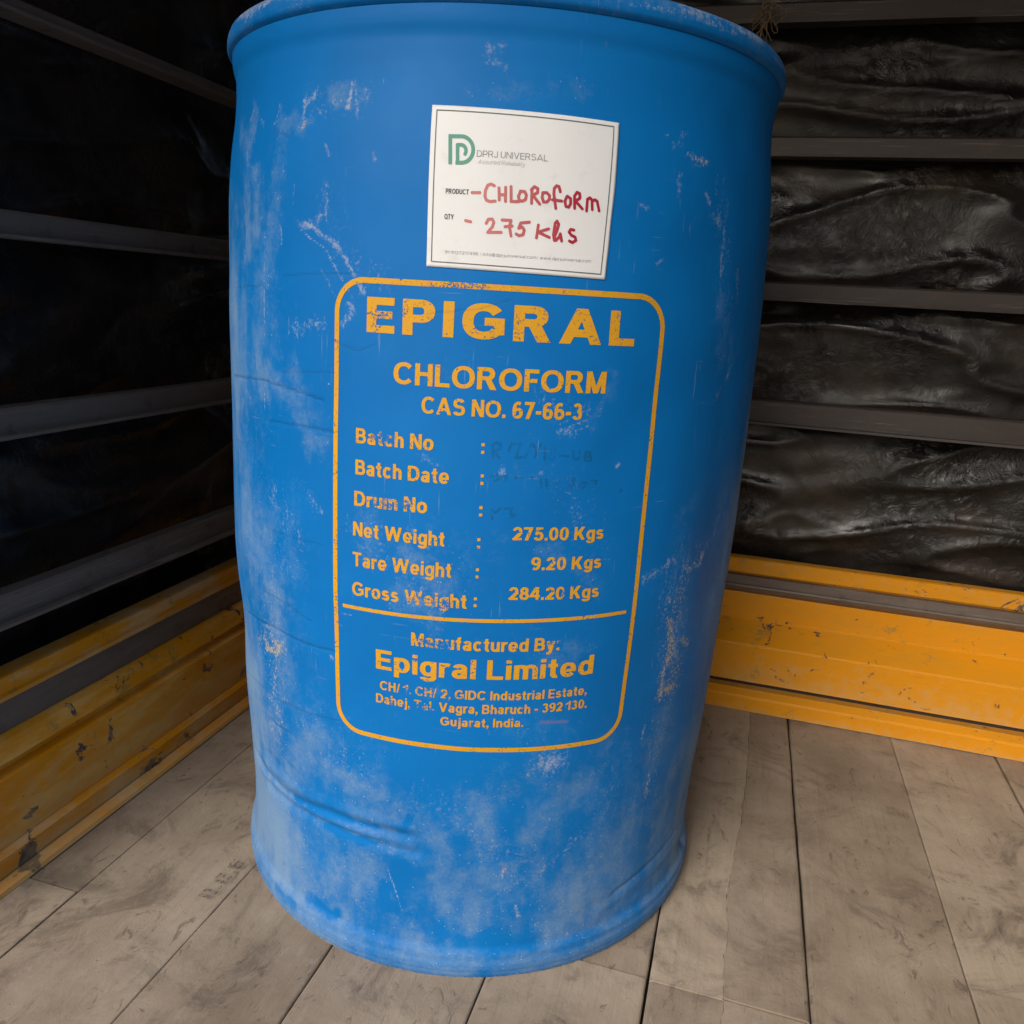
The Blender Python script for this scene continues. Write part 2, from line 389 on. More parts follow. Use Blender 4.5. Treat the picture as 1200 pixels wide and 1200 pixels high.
        if c == 'g': return .68, [b(.68 - s, -.05, .68, X), r(.34, X / 2, .34, X / 2 + .01), r(.34, -.04, .34, .24, 192, 361)]
        if c == 'h': return .64, [st, r(.32, X - .31, .32, .32, 0, 150), b(.64 - s, 0, .64, X - .31)]
        if c == 'i': return s, [b(0, 0, s, X), b(0, 1 - h * .95, s, 1)]
        if c == 'j': return s + .08, [b(.08, -.1, .08 + s, X), b(.08, 1 - h * .95, .08 + s, 1), r(.08 + s - .22, -.09, .22, .2, 250, 361)]
        if c == 'k': return .66, [st, ln(s * .9, .22, .62 - d * .5, X, d * 1.2, .25, X), ln(.28, .46, .66 - d * .6, 0, d * 1.1, 0, .42)]
        if c == 'l': return s, [st]
        if c == 'm': return .98, [b(0, 0, s, X), r(.295, X - .29, .295, .30, 0, 150), b(.59 - s, 0, .59, X - .29), r(.295 + .39, X - .29, .295, .30, 0, 130), b(.98 - s, 0, .98, X - .29)]
        if c == 'n': return .64, [b(0, 0, s, X), r(.32, X - .31, .32, .32, 0, 150), b(.64 - s, 0, .64, X - .31)]
        if c == 'o': return .70, [r(.35, X / 2, .35, X / 2 + .01)]
        if c == 'p': return .68, [b(0, -.28, s, X), r(.34, X / 2, .34, X / 2 + .01)]
        if c == 'r': return .42, [b(0, 0, s, X), r(.34, X - .34, .34, .345, 68, 160)]
        if c == 's': return .60, g.S(X, .60)
        if c == 't': return .42, [b(.1, .2, .1 + s, .95), b(0, X - h, .40, X), r(.1 + .26, .21, .26, .22, 178, 285)]
        if c == 'u': return .64, [b(0, .31, s, X), r(.32, .31, .32, .32, 180, 330), b(.64 - s, 0, .64, X)]
        if c == 'v': return .66, [ln(d / 2, X, .33, 0, d, 0, X), ln(.66 - d / 2, X, .33, 0, d, 0, X)]
        if c == 'w': return .96, [ln(d / 2, X, .27, 0, d * .9, 0, X), ln(.48, X, .27, 0, d * .9, 0, X), ln(.48, X, .69, 0, d * .9, 0, X), ln(.96 - d / 2, X, .69, 0, d * .9, 0, X)]
        if c == 'y': return .68, [ln(d / 2, X, .34, 0, d, 0, X), ln(.68 - d / 2, X, .34, 0, d, -.2, X), b(.04, -.28, .27, -.28 + h), ln(.34, 0, .22, -.28, d, -.28, 0)]
        if c == '0': return .68, [r(.34, .5, .34, .5)]
        if c == '1': return .46, [b(.46 - s, 0, .46, 1), ln(.02, .72, .40, .95, .3, .66, .86)]
        if c == '2': return .68, [r(.34, .68, .33, .32, -38, 172), ln(.13, h * .4, .53, .52, d * 1.5, h * .4, .56), b(0, 0, .67, h)]
        if c == '3': return .67, [r(.33, .52 + .24 - h / 4, .30, .24 + h / 4, -91, 158), r(.33, .26 + h / 4, .34, .26 + h / 4, -158, 91)]
        if c == '4': return .72, [ln(.06, .3, .47, 1, d * 1.1, .22, 1), b(0, .22, .72, .22 + h), b(.42, 0, .42 + s, 1)]
        if c == '5': return .68, [b(.12, 1 - h, .63, 1), ln(.10 + s * .4, .42, .15 + s * .45, 1, s * .9, .40, 1), r(.33, .325, .35, .335, -160, 140)]
        if c == '6': return .68, [r(.34, .32, .34, .32), r(.36, .5, .36, .5, 58, 200)]
        if c == '7': return .66, [b(0, 1 - h, .66, 1), ln(.22, 0, .56, 1, d * 1.05, 0, 1)]
        if c == '8': return .68, [r(.34, .52 + .24 - h / 4, .30, .24 + h / 4), r(.34, .26 + h / 4, .34, .26 + h / 4)]
        if c == '9': return .68, [(lambda f: (lambda x, y: f(.68 - x, 1 - y)))(f) for f in (r(.34, .32, .34, .32), r(.36, .5, .36, .5, 58, 200))]
        if c == '.': return s, [b(0, 0, s, s * .95)]
        if c == ',': return s, [b(0, 0, s, s * .95), ln(s * .1, -.2, s * .75, 0, s * .5, -.2, .05)]
        if c == ':': return s, [b(0, 0, s, s), b(0, X - s, s, X)]
        if c == '-': return .36, [b(0, .28, .36, .28 + h * 1.15)]
        if c == '/': return .36, [ln(.06, -.02, .30, 1, d * .6, -.02, 1)]
        if c == '@': return 1.0, [r(.5, .4, .5, .55, 20, 330), r(.46, .4, .22, .26), b(.66, .2, .66 + s, .64)]
        return .3, []

def text_field(txt, u0, u1, v0, cap, s=0.22, h=0.175, gap=0.10, space=0.34, shear=0.0, dv=0.0):
    """list of (field, bounding box) for a line of lettering stretched to run from u0 to u1 (metres), baseline v0, capital height cap"""
    g = Glyphs(s, h); x = 0; items = []
    for c in txt:
        if c == ' ': x += space; continue
        W, pr = g.get(c); items.append((x, W, pr)); x += W + gap
    tot = x - gap; kx = (u1 - u0) / tot
    out = []
    for (x, W, pr) in items:
        def f(u, v, x=x, pr=pr):
            b = v0 + dv * (u - u0) / (u1 - u0)
            yy = (v - b) / cap; xx = (u - u0) / kx - x - shear * yy
            r = pr[0](xx, yy)
            for q in pr[1:]: r = np.minimum(r, q(xx, yy))
            return r * cap
        lo, hi = min(0, dv), max(0, dv)
        out.append((f, (u0 + (x - .06) * kx, v0 - .32 * cap + lo, u0 + (x + W + .06 + max(0, shear)) * kx, v0 + 1.06 * cap + hi)))
    return out

def stroke_field(pts, wd, butt=False, taper=0.0):
    P = np.array(pts, float)
    def f(u, v):
        r = np.full(u.shape, 1e9)
        for k in range(max(1, len(P) - 1)):
            a, b = P[k], P[min(k + 1, len(P) - 1)]
            d = b - a; L = math.hypot(*d) or 1e-9
            t = ((u - a[0]) * d[0] + (v - a[1]) * d[1]) / L
            tc = np.clip(t, 0, L)
            q = np.hypot(u - a[0] - tc * d[0] / L, v - a[1] - tc * d[1] / L) - wd / 2
            if butt and k == 0: q = np.maximum(q, -t)
            if butt and k == len(P) - 2: q = np.maximum(q, t - L)
            r = np.minimum(r, q)
        return r
    m = wd * .6
    return (f, (P[:, 0].min() - m, P[:, 1].min() - m, P[:, 0].max() + m, P[:, 1].max() + m))

def rrect_field(u0, v0, u1, v1, rad, wd):
    """a rounded-rectangle outline of line width wd, given by its centre line"""
    cx, cy, a, b = (u0 + u1) / 2, (v0 + v1) / 2, (u1 - u0) / 2, (v1 - v0) / 2
    def f(u, v):
        qx, qy = np.abs(u - cx) - a + rad, np.abs(v - cy) - b + rad
        d = np.hypot(np.maximum(qx, 0), np.maximum(qy, 0)) + np.minimum(np.maximum(qx, qy), 0) - rad
        return np.abs(d) - wd / 2
    e = wd
    return (f, (u0 - e, v0 - e, u1 + e, v1 + e))

def ink_mesh(fields, cell):
    """marching squares over a list of fields -> flat verts (u, v) and faces; overlapping fields inside one box become one outline"""
    V, F = [], []
    groups = []                                     # merge fields whose boxes overlap so that no two faces share a place
    for f, bx in fields:
        hit = [q for q in groups if not (q[1][2] < bx[0] or q[1][0] > bx[2] or q[1][3] < bx[1] or q[1][1] > bx[3])]
        fs = [f]; bb = list(bx)
        for q in hit:
            fs += q[0]; bb = [min(bb[0], q[1][0]), min(bb[1], q[1][1]), max(bb[2], q[1][2]), max(bb[3], q[1][3])]; groups.remove(q)
        groups.append((fs, bb))
    for fs, bb in groups:
        nu = int((bb[2] - bb[0]) / cell) + 3; nv = int((bb[3] - bb[1]) / cell) + 3
        us = bb[0] - cell + np.arange(nu) * cell; vs = bb[1] - cell + np.arange(nv) * cell
        U, W = np.meshgrid(us, vs)
        G = np.full(U.shape, 1e9)
        for f in fs: G = np.minimum(G, f(U, W))
        ins = G < 0
        cnt = ins[:-1, :-1].astype(int) + ins[1:, :-1] + ins[:-1, 1:] + ins[1:, 1:]
        for j in range(nv - 1):
            row = cnt[j]; i = 0
            idx = np.nonzero(row)[0]
            k = 0
            while k < len(idx):
                i = idx[k]
                if row[i] == 4:
                    e = k
                    while e + 1 < len(idx) and idx[e + 1] == idx[e] + 1 and row[idx[e + 1]] == 4 and idx[e + 1] - i < 7: e += 1
                    i2 = idx[e] + 1; n = len(V)
                    V += [(us[i], vs[j]), (us[i2], vs[j]), (us[i2], vs[j + 1]), (us[i], vs[j + 1])]
                    F.append((n, n + 1, n + 2, n + 3)); k = e + 1; continue
                cs = [(i, j), (i + 1, j), (i + 1, j + 1), (i, j + 1)]; n = len(V); m = 0
                for q in range(4):
                    (ia, ja), (ib, jb) = cs[q], cs[(q + 1) % 4]
                    ga, gb = G[ja, ia], G[jb, ib]
                    if ga < 0: V.append((us[ia], vs[ja])); m += 1
                    if (ga < 0) != (gb < 0):
                        t = ga / (ga - gb); V.append((us[ia] + (us[ib] - us[ia]) * t, vs[ja] + (vs[jb] - vs[ja]) * t)); m += 1
                if m >= 3: F.append(tuple(range(n, n + m)))
                else: del V[n:]
                k += 1
    return np.array(V), F

# ------------------------------------------------------------------ the drum
STROKES = [
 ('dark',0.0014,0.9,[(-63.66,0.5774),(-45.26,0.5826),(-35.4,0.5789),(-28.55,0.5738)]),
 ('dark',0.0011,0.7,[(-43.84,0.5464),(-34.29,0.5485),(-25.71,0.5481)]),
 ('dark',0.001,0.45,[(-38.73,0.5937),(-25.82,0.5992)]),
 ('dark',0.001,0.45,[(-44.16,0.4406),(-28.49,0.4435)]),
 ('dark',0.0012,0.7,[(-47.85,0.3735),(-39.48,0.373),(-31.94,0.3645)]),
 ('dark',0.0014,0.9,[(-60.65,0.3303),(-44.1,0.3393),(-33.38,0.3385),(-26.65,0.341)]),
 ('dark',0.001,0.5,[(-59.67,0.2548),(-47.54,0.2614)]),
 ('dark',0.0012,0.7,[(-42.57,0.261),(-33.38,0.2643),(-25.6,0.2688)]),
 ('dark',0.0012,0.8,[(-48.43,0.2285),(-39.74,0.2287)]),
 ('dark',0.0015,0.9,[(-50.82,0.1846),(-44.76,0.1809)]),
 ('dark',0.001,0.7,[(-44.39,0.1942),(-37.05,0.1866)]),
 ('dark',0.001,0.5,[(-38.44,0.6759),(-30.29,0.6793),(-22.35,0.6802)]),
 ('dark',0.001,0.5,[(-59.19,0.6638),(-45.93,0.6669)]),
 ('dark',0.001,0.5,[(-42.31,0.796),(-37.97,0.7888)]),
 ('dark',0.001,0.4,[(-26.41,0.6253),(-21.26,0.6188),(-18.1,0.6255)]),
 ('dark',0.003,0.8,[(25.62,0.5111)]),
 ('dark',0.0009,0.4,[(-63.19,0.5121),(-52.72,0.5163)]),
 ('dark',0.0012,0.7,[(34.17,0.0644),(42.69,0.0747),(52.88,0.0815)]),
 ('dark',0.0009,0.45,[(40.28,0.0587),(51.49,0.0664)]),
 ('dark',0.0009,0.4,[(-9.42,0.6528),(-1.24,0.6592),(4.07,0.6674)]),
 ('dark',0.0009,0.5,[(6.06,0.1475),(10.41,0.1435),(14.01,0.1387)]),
 ('scuff',0.0037,0.75,[(-34.05,0.7194),(-31.01,0.7174),(-29.08,0.7101),(-25.83,0.703),(-24.06,0.6919),(-22.35,0.6802),(-20.66,0.6671)]),
 ('scuff',0.0015,0.7,[(-34.03,0.7146),(-31.37,0.7072),(-28.49,0.7007),(-26.27,0.6862),(-23.96,0.671),(-22.24,0.6599)]),
 ('scuff',0.0015,0.55,[(-29.35,0.6836),(-27.46,0.6723),(-26.16,0.6623)]),
 ('scuff',0.0045,0.5,[(-28.52,0.7505),(-28.24,0.7275),(-31.41,0.7208)]),
 ('scuff',0.0045,0.62,[(-34.47,0.7964),(-34.28,0.8143),(-32.23,0.8201)]),
 ('scuff',0.0037,0.7,[(-25.09,0.8083),(-24.1,0.8252)]),
 ('scuff',0.0023,0.6,[(-22.88,0.8002),(-23.73,0.8208)]),
 ('scuff',0.003,0.55,[(-21.42,0.8127),(-21.37,0.8172)]),
 ('scuff',0.0015,0.8,[(-18.67,0.8249),(-18.54,0.8279)]),
 ('scuff',0.0023,0.6,[(-30.56,0.8051),(-31.03,0.8079)]),
 ('scuff',0.0023,0.75,[(-28.13,0.772),(-28.98,0.7799)]),
 ('scuff',0.0023,0.6,[(-19.2,0.7682),(-19.56,0.7727)]),
 ('scuff',0.0012,0.65,[(-45.38,0.5557),(-44.66,0.6485),(-44.73,0.7164)]),
 ('scuff',0.0011,0.5,[(-35.67,0.7513),(-36.25,0.7311)]),
 ('scuff',0.0023,0.6,[(-38.99,0.7035),(-39.27,0.7175)]),
 ('scuff',0.0037,0.45,[(-41.48,0.812),(-42.55,0.8009)]),
 ('scuff',0.003,0.5,[(-46.13,0.8012),(-47.92,0.8085)]),
 ('scuff',0.003,0.5,[(-53.03,0.8079),(-51.2,0.8175)]),
 ('scuff',0.0045,0.48,[(30.48,0.7943),(33.31,0.8067)]),
 ('scuff',0.003,0.6,[(33.67,0.7912),(38.25,0.7896)]),
 ('scuff',0.003,0.5,[(34.75,0.784),(37.88,0.7847)]),
 ('scuff',0.0023,0.8,[(38.64,0.7636),(39.9,0.7561)]),
 ('scuff',0.0067,0.45,[(41.23,0.7486),(44.86,0.7336),(44.39,0.709),(45.44,0.6882)]),
 ('scuff',0.0067,0.46,[(50.43,0.7037),(51.61,0.6791)]),
 ('scuff',0.0045,0.42,[(32.14,0.7757),(31.79,0.7597)]),
 ('scuff',0.0023,0.6,[(28.29,0.7034),(29.47,0.7058)]),
 ('scuff',0.0023,0.5,[(26.06,0.7456),(24.39,0.7474)]),
 ('scuff',0.0019,0.7,[(44.69,0.7084),(45.4,0.7043)]),
 ('scuff',0.0015,0.6,[(53.18,0.7921),(52.88,0.799)]),
 ('scuff',0.0015,0.6,[(25.3,0.8025),(25.96,0.8023)]),
 ('scuff',0.0015,0.6,[(28.69,0.8028),(29.4,0.8033)]),
 ('scuff',0.0067,0.58,[(-1.25,0.8478),(0.45,0.8505)]),
 ('scuff',0.0067,0.52,[(-0.92,0.842),(0.84,0.8395)]),
 ('scuff',0.0135,0.75,[(15.14,0.2467),(17.69,0.2481)]),
 ('scuff',0.003,0.8,[(12.3,0.2357)]),
 ('scuff',0.0067,0.55,[(51.5,0.4451),(49.06,0.4246),(42.16,0.4279),(39.48,0.4397),(32.65,0.4255)]),
 ('scuff',0.009,0.5,[(41.09,0.3724),(44.93,0.3436),(41.81,0.3264),(41.43,0.291)]),
 ('scuff',0.0037,0.55,[(37.49,0.2528),(38.03,0.2655)]),
 ('scuff',0.0045,0.45,[(41.95,0.1763),(41.47,0.2052)]),
 ('scuff',0.006,0.4,[(47.81,0.5875),(52.19,0.6104),(53.66,0.6262)]),
 ('scuff',0.0067,0.42,[(57.09,0.4726),(54.03,0.4488)]),
 ('scuff',0.0011,0.6,[(12.99,0.5693),(14.82,0.5745)]),
 ('scuff',0.0011,0.6,[(13.49,0.5651),(16.64,0.5725)]),
 ('scuff',0.0011,0.6,[(14.13,0.5615),(18.21,0.569)]),
 ('scuff',0.0011,0.5,[(14.77,0.5781),(19.5,0.5842)]),
 ('scuff',0.0011,0.5,[(15.49,0.5696),(20.38,0.5785)]),
 ('scuff',0.0053,0.5,[(13.09,0.5622),(15.29,0.5631)]),
 ('scuff',0.0037,0.65,[(-24.34,0.64),(-22.19,0.651),(-23.39,0.6575)]),
 ('scuff',0.0012,0.7,[(-36.79,0.4665),(-35.39,0.4475)]),
 ('scuff',0.0023,0.6,[(-39.38,0.4555),(-39.15,0.4474)]),
 ('scuff',0.0045,0.45,[(-34.44,0.4527),(-34.07,0.4325)]),
 ('scuff',0.0067,0.45,[(-42.07,0.4816),(-43.63,0.4716)]),
 ('scuff',0.0067,0.45,[(-31.12,0.4881),(-29.08,0.4741)]),
 ('scuff',0.009,0.4,[(-29.21,0.6398),(-35.36,0.6328)]),
 ('scuff',0.0019,0.8,[(-55.24,0.6144)]),
 ('scuff',0.0015,0.7,[(-31.74,0.6197)]),
 ('scuff',0.0019,0.7,[(-27.26,0.5891)]),
 ('scuff',0.0023,0.75,[(23.99,0.5327),(24.61,0.5356)]),
 ('scuff',0.0015,0.7,[(26.44,0.5383)]),
 ('scuff',0.003,0.55,[(8.83,0.1318),(8.68,0.1164)]),
 ('scuff',0.003,0.6,[(11.95,0.0825),(12.67,0.0689)]),
 ('scuff',0.0037,0.5,[(19.35,0.0405),(19.86,0.0478)]),
 ('scuff',0.0023,0.7,[(24.1,0.0388)]),
 ('scuff',0.003,0.5,[(10.96,0.1051),(12.27,0.1128)]),
 ('scuff',0.0023,0.9,[(-22.42,0.0656)]),
 ('scuff',0.0023,0.5,[(-19.33,0.0782)]),
 ('scuff',0.0017,0.75,[(-15.26,0.1149),(-13.53,0.0947),(-11.71,0.0687)]),
 ('scuff',0.0075,0.42,[(16.18,0.1175),(21.38,0.1386),(24.84,0.1571)]),
 ('scuff',0.0037,0.6,[(-26.69,0.3348),(-25.89,0.335)]),
 ('scuff',0.0015,0.6,[(-24.42,0.3826),(-22.21,0.3825)]),
 ('scuff',0.0015,0.6,[(-25.27,0.3697),(-23.74,0.3706)]),
 ('scuff',0.0045,0.5,[(-9.36,0.5365),(-6.85,0.5303)]),
 ('scuff',0.006,0.45,[(-11.21,0.4722),(-8.13,0.4586)]),
 ('scuff',0.006,0.5,[(-10.91,0.4098),(-7.9,0.4197)]),
 ('scuff',0.0045,0.45,[(4.2,0.5303),(3.54,0.5258)]),
 ('scuff',0.0037,0.45,[(10.27,0.524),(10.77,0.53)]),
 ('scuff',0.0255,0.3,[(42.13,0.4426),(39.82,0.4015),(44.21,0.304),(41.7,0.25)]),
 ('scuff',0.0225,0.26,[(43.29,0.2272),(46.32,0.1368)]),
 ('scuff',0.027,0.24,[(-20.79,0.4655),(-12.59,0.4404),(-7.81,0.4037)]),
 ('scuff',0.0225,0.24,[(-39.33,0.4721),(-42.91,0.391),(-45.38,0.2756)]),
 ('scuff',0.0255,0.24,[(-21.23,0.2238),(-29.5,0.2294)]),
 ('scuff',0.0225,0.24,[(-18.36,0.6757),(-24.92,0.6945),(-27.73,0.7341)]),
 ('scuff',0.0195,0.26,[(-32.0,0.8134),(-23.08,0.8143)]),
 ('scuff',0.0225,0.22,[(41.34,0.77),(47.85,0.6948),(52.85,0.6263)]),
 ('scuff',0.0255,0.22,[(21.65,0.4624),(14.38,0.5243)]),
 ('scuff',0.0255,0.2,[(29.81,0.1271),(31.11,0.227)]),
 ('scuff',0.03,0.22,[(-6.96,0.2018),(3.31,0.1674),(12.28,0.1356)]),
 ('scuff',0.0225,0.25,[(-56.95,0.8053),(-52.03,0.7663)]),
 ('scuff',0.018,0.22,[(10.56,0.5888),(17.99,0.5827)]),
 ('stain',0.0195,0.34,[(41.98,0.3814),(45.82,0.3015)]),
 ('stain',0.0165,0.3,[(-47.17,0.3293),(-44.65,0.277),(-44.87,0.2175)]),
 ('stain',0.015,0.26,[(48.12,0.437),(43.52,0.4065)]),
 ('stain',0.0067,0.62,[(41.09,0.3724),(42.56,0.3579),(42.17,0.3306)]),
 ('stain',0.0045,0.68,[(46.52,0.348),(48.91,0.3398)]),
 ('stain',0.006,0.62,[(41.11,0.318),(41.31,0.2941),(45.64,0.2989)]),
 ('stain',0.0037,0.6,[(49.27,0.427),(50.25,0.4349)]),
 ('stain',0.0053,0.4,[(41.95,0.1763),(41.97,0.1939)]),
 ('stain',0.0075,0.66,[(-47.21,0.3122),(-43.99,0.3125),(-41.88,0.3219)]),
 ('stain',0.006,0.45,[(-46.82,0.328),(-50.54,0.3116)]),
 ('stain',0.0045,0.42,[(-45.85,0.289),(-44.56,0.282)]),
 ('stain',0.003,0.5,[(-34.61,0.7944),(-34.09,0.7976)]),
 ('stain',0.0023,0.6,[(-25.14,0.8102)]),
 ('stain',0.003,0.5,[(34.88,0.7887),(38.27,0.7883)]),
 ('stain',0.003,0.45,[(-46.87,0.2129),(-48.28,0.2197)]),
 ('rust',0.0023,0.6,[(13.94,0.2918),(19.0,0.2902)]),
 ('rust',0.0023,0.5,[(8.44,0.1349),(9.66,0.1223)]),
 ('rust',0.0023,0.5,[(12.44,0.0721)]),
 ('dust',0.0225,0.55,[(-50.66,0.8158),(-52.03,0.7663),(-52.36,0.6927)]),
 ('dust',0.03,0.4,[(-40.23,0.7965),(-40.32,0.7349),(-44.38,0.6781)]),
 ('dust',0.0195,0.62,[(-27.43,0.8172),(-22.37,0.8186)]),
 ('dust',0.0255,0.55,[(-56.95,0.8053),(-47.89,0.7576),(-47.65,0.7145)]),
 ('dust',0.0195,0.5,[(-40.55,0.8034),(-34.39,0.7944)]),
 ('dust',0.03,0.5,[(-47.89,0.6016),(-36.57,0.5691),(-30.09,0.5354)]),
 ('dust',0.033,0.45,[(-12.46,0.4087),(-7.77,0.3956)]),
 ('dust',0.0375,0.48,[(-37.13,0.2145),(-17.51,0.2002)]),
 ('dust',0.0225,0.36,[(-2.97,0.8208),(13.26,0.8236)]),
 ('dust',0.0338,0.5,[(-47.8,0.6172),(-44.67,0.572)]),
 ('dust',0.03,0.38,[(-35.39,0.5924),(-28.13,0.5367)]),
 ('dust',0.03,0.42,[(-42.17,0.4607),(-49.84,0.3987)]),
 ('dust',0.0375,0.5,[(-43.34,0.3725),(-41.78,0.2921),(-46.87,0.2129)]),
 ('dust',0.045,0.5,[(-31.64,0.2447),(-45.05,0.1445),(-46.46,0.0542)]),
 ('dust',0.0525,0.52,[(-30.96,0.0737),(-19.81,0.1059)]),
 ('dust',0.0375,0.5,[(-12.1,0.1873),(-3.38,0.1601),(7.28,0.1167)]),
 ('dust',0.03,0.45,[(10.88,0.1104),(2.94,0.2064)]),
 ('dust',0.045,0.42,[(42.47,0.4337),(44.8,0.3222),(43.29,0.2272)]),
 ('dust',0.0375,0.5,[(52.17,0.188),(49.8,0.1061)]),
 ('dust',0.045,0.4,[(38.32,0.154),(28.86,0.0762)]),
 ('dust',0.03,0.45,[(45.48,0.6794),(49.23,0.6266)]),
 ('dust',0.03,0.36,[(40.66,0.4856),(47.89,0.5142)]),
 ('dust',0.03,0.4,[(-11.09,0.4492),(-4.91,0.4212)]),
 ('dust',0.027,0.42,[(-19.16,0.4823),(-17.39,0.4448)]),
 ('dust',0.0225,0.35,[(12.24,0.4639),(22.42,0.4221)]),
 ('dust',0.033,0.36,[(13.98,0.3496),(21.98,0.3635)]),
 ('dust',0.0225,0.5,[(-6.67,0.3185)]),
 ('dust',0.0375,0.42,[(23.4,0.2167),(13.57,0.1653)]),
 ('dust',0.03,0.35,[(-13.51,0.6162),(-6.27,0.605)]),
 ('dust',0.018,0.3,[(3.96,0.552),(10.84,0.5676)]),
 ('dust',0.0225,0.35,[(7.07,0.5273),(11.43,0.5241)]),
 ('dust',0.045,0.5,[(-71.41,0.0315),(-50.61,0.042)]),
 ('dust',0.0195,0.55,[(-26.38,0.2107),(-21.34,0.1995)]),
 ('dust',0.015,0.4,[(22.15,0.6115),(18.23,0.5683)]),
 ('clean',0.0345,0.8,[(-11.15,0.1139),(-8.78,0.0749),(-4.11,0.0534)]),
 ('clean',0.0105,0.8,[(-16.01,0.0924),(-14.55,0.0681)]),
 ('clean',0.012,0.8,[(-35.53,0.041),(-27.46,0.0378)]),
 ('clean',0.0067,0.9,[(-17.83,0.1592),(-25.76,0.1571),(-39.78,0.1525)]),
 ('clean',0.0067,0.8,[(-17.89,0.1399),(-30.78,0.1378)]),
 ('clean',0.0195,0.7,[(-0.67,0.1604),(1.55,0.137)]),
 ('clean',0.006,0.7,[(-11.55,0.1622),(-10.34,0.1823)]),
 ('clean',0.0225,0.6,[(0.99,0.0412),(15.35,0.0422)]),
 ('clean',0.018,0.6,[(4.01,0.2625),(-7.09,0.2348)]),
 ('clean',0.0225,0.5,[(9.68,0.1965),(8.63,0.1471)]),
 ('clean',0.0105,0.6,[(-49.52,0.776),(-48.73,0.7863)]),
 ('clean',0.015,0.6,[(-36.17,0.7782),(-34.59,0.7511)]),
 ('clean',0.0135,0.5,[(31.52,0.0317),(22.97,0.0263)]),
 ('clean',0.012,0.6,[(-46.73,0.0227),(-39.59,0.0224)]),
 ('inkwear',0.0075,0.5,[(-15.43,0.5495),(-17.78,0.5505)]),
 ('inkwear',0.015,0.42,[(-10.67,0.3156),(-2.75,0.318)]),
 ('inkwear',0.009,0.5,[(-8.45,0.3686),(-4.59,0.3667)]),
 ('inkwear',0.0067,0.5,[(14.37,0.3734),(16.0,0.3713)]),
 ('inkwear',0.012,0.5,[(-9.83,0.304),(-6.6,0.3028)]),
 ('inkwear',0.006,0.5,[(15.93,0.4217),(16.62,0.4175)]),
 ('inkwear',0.006,0.4,[(14.68,0.4521)]),
 ('inkwear',0.0075,0.45,[(-6.03,0.5737)]),
 ('inkwear',0.0105,0.3,[(-18.2,0.6488),(-13.73,0.6535)]),
 ('inkwear',0.0075,0.4,[(-4.48,0.3473)]),
 ('inkwear',0.009,0.35,[(-9.57,0.6714),(-1.4,0.6763)]),
 ('inkwear',0.0075,0.35,[(-17.55,0.491),(-11.33,0.4934)]),
 ('inkwear',0.015,0.3,[(-10.91,0.4098),(-4.82,0.4069)]),
]
HAND = [[(-2.98,0.7461),(-1.76,0.7464)],[(0.4,0.752),(-0.14,0.7531),(-0.63,0.752),(-0.94,0.7482),(-0.98,0.744),(-0.71,0.7411),(-0.11,0.7403),(0.64,0.7409)],[(1.13,0.7506),(1.26,0.742)],[(2.15,0.7514),(2.22,0.7412)],[(1.22,0.7457),(2.17,0.746)],[(2.97,0.7521),(3.09,0.7416)],[(3.09,0.7414),(4.24,0.7416)],[(4.45,0.7489),(4.19,0.7455),(4.33,0.7423),(4.83,0.7422),(5.31,0.7435),(5.41,0.7468),(5.14,0.7491),(4.45,0.7493)],[(6.22,0.7509),(6.28,0.7411)],[(6.12,0.7508),(6.59,0.7533),(7.11,0.7521),(7.14,0.7493),(6.37,0.7467)],[(6.47,0.7467),(7.54,0.741)],[(7.94,0.7491),(7.88,0.7458),(8.13,0.7426),(8.63,0.7428),(9.01,0.7448),(9.01,0.7476),(8.54,0.7496),(7.94,0.7494)],[(10.65,0.7511),(10.41,0.7548),(10.0,0.7551),(9.68,0.7531),(9.66,0.7493),(10.1,0.7386)],[(9.51,0.7447),(10.95,0.7443)],[(11.72,0.7477),(11.46,0.7443),(11.68,0.7406),(12.14,0.7403),(12.41,0.7428),(12.36,0.7466),(11.82,0.7482)],[(12.96,0.7482),(13.08,0.7398)],[(12.95,0.7487),(13.33,0.7517),(13.76,0.7509),(13.86,0.7476),(13.11,0.745)],[(13.21,0.745),(14.34,0.7398)],[(15.05,0.7386),(15.07,0.7472)],[(15.07,0.7472),(15.48,0.7485),(15.82,0.747),(15.97,0.74)],[(15.88,0.7461),(16.29,0.7474),(16.69,0.7465),(17.12,0.7395)],[(-3.79,0.7254),(-2.98,0.7247)],[(-0.58,0.7242),(-0.27,0.7273),(0.32,0.7276),(0.6,0.7252),(0.38,0.7218),(-0.27,0.7176),(1.81,0.7182)],[(1.85,0.7274),(3.24,0.7275),(3.06,0.7226),(3.37,0.716)],[(2.36,0.7226),(3.45,0.7234)],[(6.11,0.7271),(4.78,0.7261),(4.5,0.7221),(5.05,0.7232),(5.38,0.7209),(5.22,0.7175),(4.63,0.7166),(4.15,0.7177)],[(7.54,0.7254),(7.35,0.7158)],[(7.46,0.72),(9.19,0.7231)],[(7.5,0.7202),(9.37,0.7168)],[(10.18,0.7148),(10.0,0.7191),(10.15,0.7277),(10.43,0.7293),(10.71,0.727),(10.49,0.7221),(10.14,0.7172),(10.42,0.7149),(10.9,0.7175),(11.07,0.72),(11.35,0.7148)],[(13.21,0.7236),(12.68,0.7239),(12.44,0.7219),(12.85,0.7196),(13.49,0.7184),(13.63,0.716),(13.13,0.7142),(12.59,0.7152)]]
